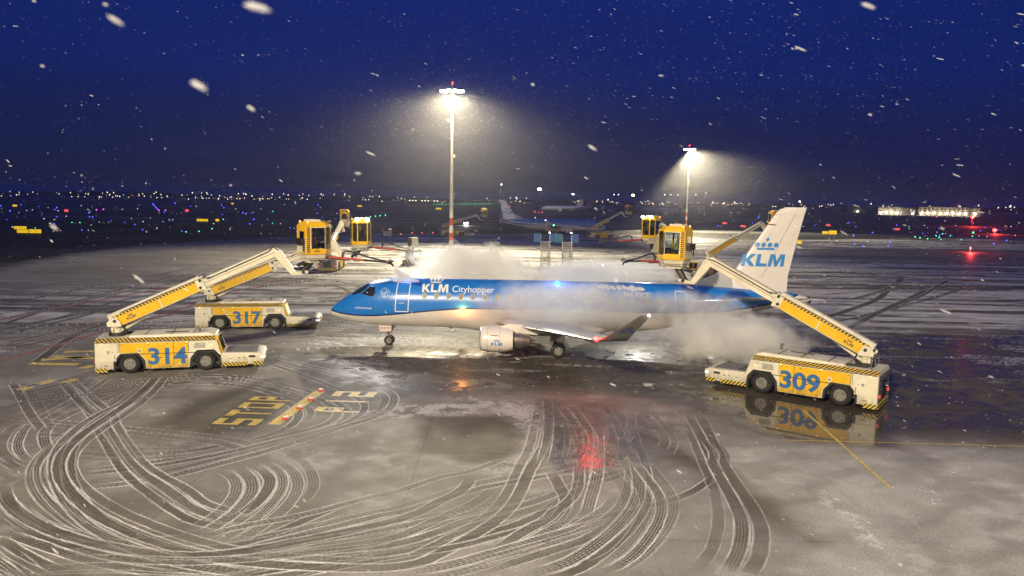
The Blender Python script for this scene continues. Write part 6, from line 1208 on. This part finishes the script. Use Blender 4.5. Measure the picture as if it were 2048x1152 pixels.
# ------------------------------------------------------------------ distant lamps
def lamp_post(u, v, Y, m, label, r=.5, kind='lamp_post', cat='lamp post', grp=None, arm=0):
    p = at(u, v, Y); h = p.z; r_ = empty(kind, (p.x, p.y, -.05), 0, label, cat, grp)
    mb = MB(); mb.tube((0, 0, 0), (0, 0, h), .22, .12, 8); mb.tube((-r, 0, h), (r, 0, h), .1, None, 6); mb.build('pole', M_lh, r_)
    mb = MB(); mb.cbox((0, -.2, h), (2 * r, .5, r), 0); mb.cbox((0, -.5, h - .05), (1.7 * r, .08, r * .8), 1); mb.build('lamp_head', [M_lh, m], r_)
    return r_
L_W = emis('far_white_lamp', (1, .95, .78), 40); L_Y = emis('far_yellow_lamp', (1, .82, .15), 60); L_D = emis('far_dim_lamp', (.8, .85, .95), 6)
lamp_post(1079, 378, 620, emis('far_strong_lamp', (1, .98, .70), 90), 'bright white floodlight high above the parked white jets', 1.5)
lamp_post(1146, 388, 700, L_W, 'white lamp on a post right of the parked jets', .9); lamp_post(1266, 390, 640, L_Y, 'yellow glowing lamp on a post left of the second mast', 1.3)
for i, u in enumerate((1228, 1237, 1329, 1341, 1355, 1391, 1412)): lamp_post(u, 389 + (u - 1228) * .002 - (3 if u == 1412 else 0), 620, L_D, ('dim lamp post left of the yellow lamp, first of two', 'dim lamp post nearest the yellow lamp', 'dim lamp post furthest left of the second mast head', 'dim lamp post midway left of the second mast', 'dim lamp post close left of the second mast', 'dim lamp post just right of the second mast', 'tall dim lamp post right of the second mast')[i], .5, grp='dim lamp posts near the second mast')
lamp_post(1599, 403, 700, L_W, 'white lamp on a post above the tip of the tail fin', .7)

# airfield lights: one small lamp each, shared meshes per colour
def lamp_mesh(nm, m):
    mb = MB(); mb.tube((0, 0, -1.2), (0, 0, -.1), .12, .10, 6, 0); mb.tube((0, 0, -.25), (0, 0, -.05), .5, .4, 8, 0); mb.ball((0, 0, .25), .42, 5, 1)
    o = mb.build(nm, [M_lh, m]); me = o.data; bpy.data.objects.remove(o); return me
TL = {'blue': lamp_mesh('taxiway_light', emis('blue_taxi_lamp', (.06, .08, 1), 9)), 'white': lamp_mesh('runway_light', emis('white_taxi_lamp', (.9, .9, .85), 2.2)), 'green': lamp_mesh('centreline_light', emis('green_taxi_lamp', (.05, .9, .35), 6)), 'red': lamp_mesh('stop_light', emis('red_taxi_lamp', (1, .06, .10), 7)), 'magenta': lamp_mesh('obstruction_light', emis('magenta_lamp', (.8, .05, .6), 6))}
NM = {'blue': 'taxiway_light', 'white': 'runway_light', 'green': 'centreline_light', 'red': 'stop_light', 'magenta': 'obstruction_light'}
def field_light(c, u, v, s, where):
    p = gnd(u, v); k = s * p.y / 1528
    o = bpy.data.objects.new(NM[c], TL[c]); COL.objects.link(o); o.location = (p.x, p.y, k * 1.2 - .05); o.scale = (k, k, k)
    return tag(o, 'tiny %s light glowing low on the dark airfield %s' % (c, where), 'airfield light', '%s airfield lights %s' % (c, where))
r3 = random.Random(21)
for i in range(88):
    c = r3.choice(['white'] * 5 + ['blue'] * 3 + ['green'] * 1); u = r3.uniform(0, 720); v = 410 + 58 * r3.random() ** .8 + (700 - u) * -.004; field_light(c, u, v, r3.uniform(1.0, 1.9), 'on the left')
for i in range(58):
    c = r3.choice(['white'] * 3 + ['blue'] * 4 + ['green'] * 1); u = r3.uniform(1430, 2040); v = 436 + 50 * r3.random(); field_light(c, u, v, r3.uniform(1.0, 1.8), 'on the right')
for u, v in ((720, 438), (732, 437), (741, 436), (751, 435), (760, 434), (771, 433), (655, 449), (645, 447), (372, 466), (398, 465), (424, 460)): field_light('green', u, v, 1.9, 'on the left')
for i in range(24): field_light('green', 868 + i * 4.9, 410.5 - i * .05, 1.2, 'behind the far tail fin')
for u, v in ((1830, 476), (1840, 478), (1855, 480), (1872, 474), (1878, 477), (1885, 470), (1946, 470)): field_light('green', u, v, 2.0 if u < 1940 else 3.5, 'on the right')
for u, v in ((1707, 474), (1709, 491), (1726, 495), (1776, 495), (1745, 468), (1987, 490), (2013, 484)): field_light('blue', u, v, 2.2, 'on the right')
for u, v in ((306, 411), (309, 414), (312, 418), (315, 421), (350, 409), (486, 428), (492, 430), (508, 441), (178, 428)): field_light('blue', u, v, 2.0, 'on the left')
for u, v in ((193, 423), (207, 422), (318, 424), (331, 424)): field_light('magenta', u, v, 2.4, 'on the left')
for u, v in ((802, 471), (824, 468), (844, 468), (866, 468), (1070, 426), (1077, 428), (1084, 427), (1874, 436), (1020, 416)): field_light('red', u, v, 1.8, 'beyond the middle of the apron')
# two strong red beacons on the right, third lamp added for a ground reflection
for (u, v, s, lb) in ((1945, 434, 6, 'strong red beacon high on the right, below the lit building'), (1989, 460, 7, 'strong red beacon furthest right above the wet ground'), (1941, 495, 3, 'weaker red ball added as a beacon reflection low on the right near the wet ground')):
    Y = 420 if v < 440 else 300 if v < 480 else 172; p = at(u, v, Y); r_ = empty('red_light', (p.x, p.y, -.05), 0, lb, 'beacon', 'red beacons and added reflection on the right'); rr = s * Y / 1528 * .5
    mb = MB(); mb.tube((0, 0, 0), (0, 0, p.z), .12, .10, 8); mb.build('pole', M_lh, r_); mb = MB(); mb.ball((0, 0, p.z), rr, 7); mb.build('lamp', emis('red_light_emission', (1, .03, .03), 14), r_, smooth=60)
    point('red_glow', (0, -rr * 1.6, p.z), 9000 * (Y / 300) ** 2, (1, .04, .03), .3, r_)

# lit airfield signs
S_Y = mat('yellow_sign_face', (.3, .22, .01), .5, var=0, emit=(1, .62, .01), estr=.95); S_R = mat('red_sign_face', (.3, .02, .02), .5, var=0, emit=(1, .10, .12), estr=1.1)
for (u, v, w, h, m, lb) in ((41, 455, 26, 6, S_Y, 'upper yellow lit sign with black marks at the far left'), (46, 462, 23, 7, S_Y, 'lower yellow lit sign, left half of the pair at the far left'), (71, 462, 25, 8, S_Y, 'lower yellow lit sign, right half of the pair at the far left'), (30, 411, 9, 4, S_Y, 'small yellow lit sign near the horizon at the far left'), (405, 440, 23, 5, S_Y, 'yellow lit sign left of the raised cabins'), (435, 440, 7, 5, S_Y, 'small square yellow sign left of the raised cabins'), (465, 407, 5, 3, S_Y, 'tiny yellow sign near the horizon above the raised cabins'), (720, 412, 9, 3, S_Y, 'small yellow sign near the horizon left of the first mast'), (877, 417, 11, 3, S_Y, 'small yellow sign left of the first mast foot'),
    (1650, 465, 12, 6, S_Y, 'left half of the yellow sign right of the tail fin'), (1665, 464.5, 16, 8, S_Y, 'right half of the yellow sign right of the tail fin'), (1598, 484, 10, 7, S_Y, 'yellow sign close to the trailing edge of the tail fin'), (133, 421, 8, 5, S_R, 'red lit sign on the dark field at the far left'), (374, 421, 7, 5, S_R, 'red lit sign on the dark field above truck 317'), (1449, 446, 9, 4, S_R, 'red lit sign left of the tail fin'), (1486, 452, 11, 4, S_R, 'pinkish red sign close to the leading edge of the tail fin'), (1656, 450, 9, 4, S_R, 'red lit sign above the yellow sign right of the tail fin'), (1794, 458, 11, 4, S_R, 'red lit sign left of the green lights on the right')):
    p = gnd(u, v + h * .8); k = p.y / 1528; r_ = empty('airfield_sign', (p.x, p.y, -.05), 0, lb, 'sign'); W_, H_ = w * k, h * k
    mb = MB(); mb.box((-W_ / 2, -.1, H_ * .3), (W_ / 2, .1, H_ * 1.3)); mb.box((-W_ / 2 + .1, -.08, 0), (-W_ / 2 + .3, .08, H_ * .3)); mb.box((W_ / 2 - .3, -.08, 0), (W_ / 2 - .1, .08, H_ * .3)); mb.build('housing', M_lh, r_)
    mb = MB(); mb.box((-W_ / 2 * .97, -.13, H_ * .34), (W_ / 2 * .97, -.102, H_ * 1.26)); fc = mb.build('face', m, r_)
    if w > 20:
        mb = MB(); n = int(w / 2.6)
        for i in range(n):
            if i % 5 == 3: continue
            x = -W_ / 2 * .86 + W_ * .86 * i / n; mb.box((x, -.16, H_ * .55), (x + W_ * .018, -.132, H_ * 1.05)); mb.box((x, -.16, H_ * (.55 if i % 2 else .95)), (x + W_ / n * .5, -.132, H_ * (.65 if i % 2 else 1.05)))
        mb.build('lettering', M_dark, fc)
# lit buildings and the town along the horizon
B_W = mat('far_wall_cream', (.45, .42, .33), .7, var=.15, scale=.05); B_D = mat('far_wall_dark', (.10, .10, .10), .7, var=.1, scale=.05); B_P = mat('lit_far_window', (.1, .1, .1), .3, var=0, emit=(1, .80, .45), estr=.7); B_PD = mat('dark_far_window', (.05, .05, .06), .3, var=0)
def building(u0, u1, vt, Y, label, wall, rows, cols, pane, lamps=0, name='building', top=None):
    a, b_ = at(u0, vt, Y), at(u1, vt, Y); W_ = b_.x - a.x; H_ = a.z if top is None else top; r_ = empty(name, ((a.x + b_.x) / 2, Y, -.05), -.02, label, 'building')
    mb = MB(); mb.box((-W_ / 2, 0, 0), (W_ / 2, 18, H_)); mb.build('wall', wall, r_)
    mb = MB(); mb.box((-W_ / 2 - .4, -.4, H_), (W_ / 2 + .4, 18.4, H_ + .5)); mb.build('roof', B_D, r_)
    for i in range(rows):
        for j in range(cols):
            w = W_ / cols * .5; x = -W_ / 2 + W_ * (j + .5) / cols; z = H_ * (.42 + .5 * (i + .4) / max(rows, 1))
            mb = MB(); mb.box((x - w / 2, -.12, z - H_ * .06), (x + w / 2, -.02, z + H_ * .06)); mb.build('window', pane if (i * 7 + j * 3) % 4 or pane is B_PD else B_PD, r_)
    for j in range(lamps):
        x = -W_ / 2 + W_ * (j + .5) / lamps; mb = MB(); mb.ball((x, -1.2, H_ * .30 + (j % 3) * .3), .75, 5); mb.build('wall_lamp', L_W, r_)
        point('wall_glow', (x, -5, H_ * .35), 900, (1, .80, .48), .4, r_)
building(1757, 1812, 414, 900, 'dim cream building with bright lamps along its foot, left of the two on the right', B_W, 2, 6, B_P, 5)
building(1838, 1938, 413.5, 900, 'long pale building with two rows of dark windows and bright lamps at its foot', B_W, 2, 12, B_PD, 8); building(1938.6, 1962, 416.5, 905, 'low pale annex at the right end of the long lit building', B_W, 1, 4, B_PD, 1)
building(1819, 1832, 417, 880, 'narrow dark tower with stacked rows of lit windows', B_D, 4, 2, B_P, 1, 'lit_tower', top=8.4); building(1695, 1735, 415, 1100, 'barely lit dark building left of the lit ones on the right', B_D, 2, 6, B_PD, 1)
building(810, 878, 405, 1250, 'low building front with a row of dazzling windows behind the first mast', B_D, 1, 11, emis('dazzling_window', (1, .9, .7), 2.5), 0, top=9.5)
def town_mesh(nm, m):
    mb = MB(); mb.tube((0, 0, -8), (0, 0, 0), .12, .1, 6, 0); mb.box((-.9, -.5, 0), (.9, .5, .5), 0); mb.ball((0, -.4, -.25), .75, 5, 1); o = mb.build(nm, [M_lh, m]); me = o.data; bpy.data.objects.remove(o); return me
TW = [town_mesh('street_lamp', emis('town_lamp_%s' % n, c, s)) for n, c, s in (('white', (1, .90, .70), 3.2), ('warm', (1, .66, .28), 3.2), ('pink', (1, .55, .4), 2.5), ('cold', (.9, .9, .85), 2.2))]
for i in range(270):
    q = r3.random()
    if q < .30: u = r3.gauss(480, 110); dv = r3.uniform(-9, 8)
    elif q < .45: u = r3.uniform(0, 330); dv = r3.uniform(-7, 9)
    elif q < .62: u = r3.uniform(690, 1060); dv = r3.uniform(-6, 8)
    elif q < .86: u = r3.uniform(1130, 1500); dv = r3.gauss(2, 2.0)
    else: u = r3.uniform(1500, 2040); dv = r3.uniform(-2, 10)
    hz = 391.5 + .01745 * u * 1.02 * .6 + 0; Y = r3.uniform(1100, 1900); p = at(u, hz + dv - 2, Y)
    if p.z < 2: p = at(u, hz, Y)
    k = r3.uniform(.55, 1.25) * Y / 1500
    o = bpy.data.objects.new('street_lamp', TW[i % 4 if i % 3 else 0]); COL.objects.link(o); o.location = p; o.scale = (k, k, max(k, p.z / 8)); 
    w_ = 'at the left end' if u < 660 else 'near the middle' if u < 1500 else 'at the right end'
    tag(o, 'tiny distant street lamp on the horizon %s of the town' % w_, 'street lamp', 'town lamps on the horizon %s' % w_)
# a low dark wood along the horizon
mb = MB(); pts = []
for i in range(240):
    a = -62 + 124 * i / 239; Rr = 2300; pts.append((Rr * math.sin(R(a)), Rr * math.cos(R(a)), 5 + 9 * (.5 + .5 * math.sin(i * .21)) * r3.uniform(.5, 1) + 3 * r3.random()))
mb.loft([[(x, y, 0), (x * 1.02, y * 1.02, 0), (x * 1.015, y * 1.015, h * .8), (x * 1.005, y * 1.005, h), (x, y, h * .7)] for x, y, h in pts])
o = mb.build('distant_woods', mat('far_foliage', (.02, .025, .02), .9, var=.2, scale=.02)); tag(o, 'low dark wood along the horizon behind the town lamps', 'wood', kind='stuff')
# ------------------------------------------------------------------ steam and spray
def steam_mat(name, dens, thr, scale, col=(.985, .975, .945), soft=.75, stretch=(1, 1, 1), seed=0.0, hard=3.0):
    m = bpy.data.materials.new(name); m.use_nodes = True; t = m.node_tree; t.nodes.clear()
    o = N(t, 'ShaderNodeOutputMaterial'); pv = N(t, 'ShaderNodeVolumePrincipled'); pv.inputs['Color'].default_value = (*col, 1); pv.inputs['Anisotropy'].default_value = .15
    tx = N(t, 'ShaderNodeTexCoord'); ln = N(t, 'ShaderNodeVectorMath', operation='LENGTH'); t.links.new(tx.outputs['Object'], ln.inputs[0])
    fall = N(t, 'ShaderNodeMapRange', interpolation_type='SMOOTHSTEP'); fall.inputs[1].default_value = 1.0; fall.inputs[2].default_value = 1.0 - soft; t.links.new(ln.outputs['Value'], fall.inputs[0])
    ge = N(t, 'ShaderNodeNewGeometry'); mp = N(t, 'ShaderNodeMapping'); mp.inputs['Scale'].default_value = stretch; mp.inputs['Location'].default_value = (seed, seed * .7, seed * .3); t.links.new(ge.outputs['Position'], mp.inputs[0])
    nz = N(t, 'ShaderNodeTexNoise'); nz.inputs['Scale'].default_value = scale; nz.inputs['Detail'].default_value = 6.0; nz.inputs['Roughness'].default_value = .64; nz.inputs['Distortion'].default_value = .9; t.links.new(mp.outputs[0], nz.inputs[0])
    a = N(t, 'ShaderNodeMath', operation='ADD'); t.links.new(nz.outputs[0], a.inputs[0])
    f2 = N(t, 'ShaderNodeMath', operation='MULTIPLY'); f2.inputs[1].default_value = .42; t.links.new(fall.outputs[0], f2.inputs[0]); t.links.new(f2.outputs[0], a.inputs[1])
    sb = N(t, 'ShaderNodeMath', operation='SUBTRACT'); sb.inputs[1].default_value = thr; t.links.new(a.outputs[0], sb.inputs[0])
    ml = N(t, 'ShaderNodeMath', operation='MULTIPLY'); ml.use_clamp = True; ml.inputs[1].default_value = hard; t.links.new(sb.outputs[0], ml.inputs[0])
    m2 = N(t, 'ShaderNodeMath', operation='MULTIPLY'); t.links.new(ml.outputs[0], m2.inputs[0]); t.links.new(fall.outputs[0], m2.inputs[1])
    m3_ = N(t, 'ShaderNodeMath', operation='MULTIPLY'); m3_.inputs[1].default_value = dens; t.links.new(m2.outputs[0], m3_.inputs[0])
    t.links.new(m3_.outputs[0], pv.inputs['Density']); t.links.new(pv.outputs[0], o.inputs['Volume']); return m
def cloud(name, c, rad, m, label, rz=0.0):
    mb = MB(); mb.ball((0, 0, 0), 1.0, 9); o = mb.build(name, m); o.location = c; o.scale = rad; o.rotation_euler = (0, 0, rz)
    return tag(o, label, 'steam', kind='stuff')
cloud('steam_cloud', (-3.4, 55.4, 4.4), (7.8, 3.4, 3.5), steam_mat('steam_dense', 4.4, .655, .62, (1, .995, .965), seed=3, hard=6, soft=.9), 'cream steam boiling up behind the front half of the airliner')
cloud('steam_cloud', (6.5, 53.6, 4.8), (9.5, 2.4, 1.9), steam_mat('steam_drift', 1.8, .66, .6, (.97, .98, .985), seed=9), 'thin bluish steam drifting along the roof of the airliner')
cloud('steam_cloud', (3.9, 47.5, 3.4), (10.4, 2.1, 2.5), steam_mat('steam_veil', 1.6, .68, .60, (.98, .98, .97), seed=14, stretch=(.8, 1, 1)), 'thin veil of steam over the middle of the airliner')
cloud('steam_cloud', (13.6, 46.2, 1.7), (8.2, 3.2, 2.9), steam_mat('steam_billow', 3.0, .66, .66, (1, .998, .985), seed=22, hard=5, soft=.9), 'beige billows of steam beneath the rear of the airliner')
cloud('steam_cloud', (11.0, 46.9, 3.6), (6.5, 1.7, 1.6), steam_mat('steam_wisp', 1.3, .70, .62, seed=31), 'wisps of steam passing over the rear side of the airliner')
# fan of de-icing fluid leaving the left-hand nozzle
def spray(p, q, rx, ry, label):      # fan-shaped jet from p that widens to an ellipse rx by ry at q
    p, q = Vector(p), Vector(q); d = q - p
    m = bpy.data.materials.new('spray_mist'); m.use_nodes = True; t = m.node_tree; t.nodes.clear(); o = N(t, 'ShaderNodeOutputMaterial'); pv = N(t, 'ShaderNodeVolumePrincipled'); pv.inputs['Color'].default_value = (.995, .965, .93, 1)
    tx = N(t, 'ShaderNodeTexCoord'); s = N(t, 'ShaderNodeSeparateXYZ'); t.links.new(tx.outputs['Object'], s.inputs[0]); mr_ = N(t, 'ShaderNodeMapRange'); mr_.inputs[1].default_value = 0; mr_.inputs[2].default_value = d.z; mr_.inputs[3].default_value = 7.0; mr_.inputs[4].default_value = .4; t.links.new(s.outputs[2], mr_.inputs[0])
    pw = N(t, 'ShaderNodeTexNoise'); pw.inputs['Scale'].default_value = 2.2; pw.inputs['Detail'].default_value = 4; t.links.new(tx.outputs['Object'], pw.inputs[0]); pm = N(t, 'ShaderNodeMapRange'); pm.inputs[1].default_value = .35; pm.inputs[2].default_value = .6; pm.inputs[3].default_value = .45; pm.inputs[4].default_value = 1.2; t.links.new(pw.outputs[0], pm.inputs[0])
    px_ = N(t, 'ShaderNodeMath', operation='MULTIPLY'); t.links.new(mr_.outputs[0], px_.inputs[0]); t.links.new(pm.outputs[0], px_.inputs[1]); t.links.new(px_.outputs[0], pv.inputs['Density']); t.links.new(pv.outputs[0], o.inputs['Volume'])
    mb = MB(); mb.loft([[(d.x * k + (.04 + rx * k) * math.cos(a), d.y * k + (.04 + ry * k) * math.sin(a), d.z * k) for a in [2 * math.pi * i / 20 for i in range(20)]] for k in (0, .35, .7, 1)]); o2 = mb.build('spray_jet', m); o2.location = p
    return tag(o2, label, 'spray', kind='stuff')
# denser flurries of snow caught in the light under the two mast heads
def flurry(c, rad, dens, label):
    m = bpy.data.materials.new('lit_flurry'); m.use_nodes = True; t = m.node_tree; t.nodes.clear(); o = N(t, 'ShaderNodeOutputMaterial'); pv = N(t, 'ShaderNodeVolumePrincipled'); pv.inputs['Color'].default_value = (.92, .92, .92, 1); pv.inputs['Anisotropy'].default_value = .3
    tx = N(t, 'ShaderNodeTexCoord'); ln = N(t, 'ShaderNodeVectorMath', operation='LENGTH'); t.links.new(tx.outputs['Object'], ln.inputs[0]); fall = N(t, 'ShaderNodeMapRange', interpolation_type='SMOOTHSTEP'); fall.inputs[1].default_value = 1.0; fall.inputs[2].default_value = 0.0; fall.inputs[4].default_value = dens; t.links.new(ln.outputs['Value'], fall.inputs[0]); t.links.new(fall.outputs[0], pv.inputs['Density']); t.links.new(pv.outputs[0], o.inputs['Volume'])
    mb = MB(); mb.ball((0, 0, 0), 1.0, 9); o2 = mb.build('snow_flurry', m); o2.location = c; o2.scale = rad; return tag(o2, label, 'snow', kind='stuff')
flurry((-9.5, 134.8, 22), (36, 28, 22), .0012, 'glowing flurry of snow below the head of the tall mast above the airliner')
flurry((62, 270.4, 21), (52, 34, 22), .0017, 'glowing flurry of snow below the head of the more distant mast')
bpy.context.view_layer.update()
def nozzle_tip(root):
    c = [o for o in root.children if o.name.startswith('cabin')][0]; a = [o for o in c.children if o.name.startswith('spray_arm')][0]; return a.matrix_world @ Vector((4.72, 0, -.88))
_n = nozzle_tip(t314)
spray(_n, (-6.9, 50.7, 4.2), 1.05, .4, 'fan of pale fluid sprayed from the left arm onto the front of the roof')
# ------------------------------------------------------------------ falling snow
def snowfall():
    n = 24000; r4 = np.random.default_rng(5)
    d = (3.2 ** 3 + (40.0 ** 3 - 3.2 ** 3) * r4.random(n)) ** (1 / 3)
    tu = r4.uniform(-.85, .85, n); tv = r4.uniform(-.52, .52, n)
    Fv, Rv, Uv = np.array(_f), np.array(CR), np.array(CU)
    P = np.array([0, 0, CAM_H]) + d[:, None] * (Fv + tu[:, None] * Rv + tv[:, None] * Uv)
    # more flakes caught in the light around the two masts
    for (mx, my, mz, rr, k) in ((-10.9, 134.8, 28.7, 30, 9000), (61, 270.4, 28.8, 38, 5000)):
        a = r4.normal(0, 1, (k, 3)); a /= np.linalg.norm(a, axis=1)[:, None]; a *= (rr * r4.random(k) ** .6)[:, None]; a[:, 2] = -np.abs(a[:, 2]) * .95 + 2; a[:, 0] *= 1.15
        P = np.vstack([P, np.array([mx, my, mz]) + a]); d = np.concatenate([d, np.full(k, my)])
    for u, v, D, s in ((515, 16, 1.5, 2.6), (231, 41, 1.7, 1.9), (398, 171, 1.6, 2.4), (502, 217, 2.2, 1.6), (211, 9, 2.4, 1.5), (1737, 12, 2.4, 2.0), (1185, 296, 3.2, 2.0), (900, 242, 3, 1.6), (85, 132, 3, 1.4), (716, 347, 3, 1.6), (108, 455, 2.2, 1.5)):
        p = at(u, v, D); P = np.vstack([P, np.array(p)[None]]); d = np.concatenate([d, [-s]])
    keep = P[:, 2] > .05; P = P[keep]; d = d[keep]; n = len(P)
    w = np.array([.80, -.42, -.30]); w /= np.linalg.norm(w); w = w + r4.normal(0, .16, (n, 3)); w /= np.linalg.norm(w, axis=1)[:, None]
    q = np.cross(w, r4.normal(0, 1, (n, 3))); q /= np.linalg.norm(q, axis=1)[:, None]; s = np.cross(w, q)
    big = d < 0; r = r4.uniform(.0020, .0050, n) * np.where(r4.random(n) < .10, 1.5, 1.0); el = 2.0 + 8.0 * r4.random(n) ** 2
    r = np.where(big, .0028 * -d, r); el = np.where(big, 4.2, el); r = np.where(d > 100, r4.uniform(.006, .015, n) * np.where(d > 200, 1.8, 1), r)
    verts = np.empty((n, 10, 3)); 
    verts[:, 0] = P - w * (r * el)[:, None]; verts[:, 9] = P + w * (r * el)[:, None]
    for k in range(4):
        a = math.pi / 2 * k; v_ = (q * math.cos(a) + s * math.sin(a)) * (r * r4.uniform(.7, 1.15, n))[:, None]
        verts[:, 1 + k] = P + v_ - w * (r * el * .45)[:, None]; verts[:, 5 + k] = P + v_ * .9 + w * (r * el * .5)[:, None]
    tri = []
    for k in range(4):
        j = (k + 1) % 4; tri += [(0, 1 + j, 1 + k), (1 + k, 1 + j, 5 + j), (1 + k, 5 + j, 5 + k), (9, 5 + k, 5 + j)]
    F = (np.arange(n)[:, None, None] * 10 + np.array(tri)[None]).reshape(-1, 3)
    me = bpy.data.meshes.new('falling_snow'); me.vertices.add(n * 10); me.vertices.foreach_set('co', verts.astype(np.float32).ravel()); me.loops.add(F.size); me.loops.foreach_set('vertex_index', F.astype(np.int32).ravel()); me.polygons.add(len(F)); me.polygons.foreach_set('loop_start', np.arange(0, F.size, 3, dtype=np.int32)); me.polygons.foreach_set('use_smooth', np.ones(len(F), bool)); me.update(calc_edges=True)
    m = bpy.data.materials.new('snowflake'); m.use_nodes = True; t = m.node_tree; t.nodes.clear(); o = N(t, 'ShaderNodeOutputMaterial'); a = N(t, 'ShaderNodeBsdfDiffuse'); b_ = N(t, 'ShaderNodeBsdfTranslucent'); mx = N(t, 'ShaderNodeMixShader'); tr = N(t, 'ShaderNodeBsdfTransparent'); m2 = N(t, 'ShaderNodeMixShader')
    a.inputs[0].default_value = (.9, .9, .92, 1); b_.inputs[0].default_value = (.9, .9, .92, 1); mx.inputs[0].default_value = .5; m2.inputs[0].default_value = .5
    t.links.new(a.outputs[0], mx.inputs[1]); t.links.new(b_.outputs[0], mx.inputs[2]); t.links.new(mx.outputs[0], m2.inputs[1]); t.links.new(tr.outputs[0], m2.inputs[2]); t.links.new(m2.outputs[0], o.inputs[0]); me.materials.append(m)
    o = bpy.data.objects.new('falling_snow', me); COL.objects.link(o); return tag(o, 'snowflakes blowing across the whole night scene', 'snow', kind='stuff')
snowfall()
# ------------------------------------------------------------------ haze: snow-filled air round camera and scene
mb = MB(); mb.box((-5900, -80, -1.4), (5900, 6300, 46)); m = bpy.data.materials.new('snowy_air'); m.use_nodes = True; t = m.node_tree; t.nodes.clear(); o = N(t, 'ShaderNodeOutputMaterial'); pv = N(t, 'ShaderNodeVolumePrincipled')
pv.inputs['Color'].default_value = (.88, .90, .95, 1); pv.inputs['Density'].default_value = HAZE; pv.inputs['Anisotropy'].default_value = .45; t.links.new(pv.outputs[0], o.inputs['Volume'])
o = mb.build('haze', m); tag(o, 'pale snowy air between the viewer and the horizon', 'haze', kind='stuff')
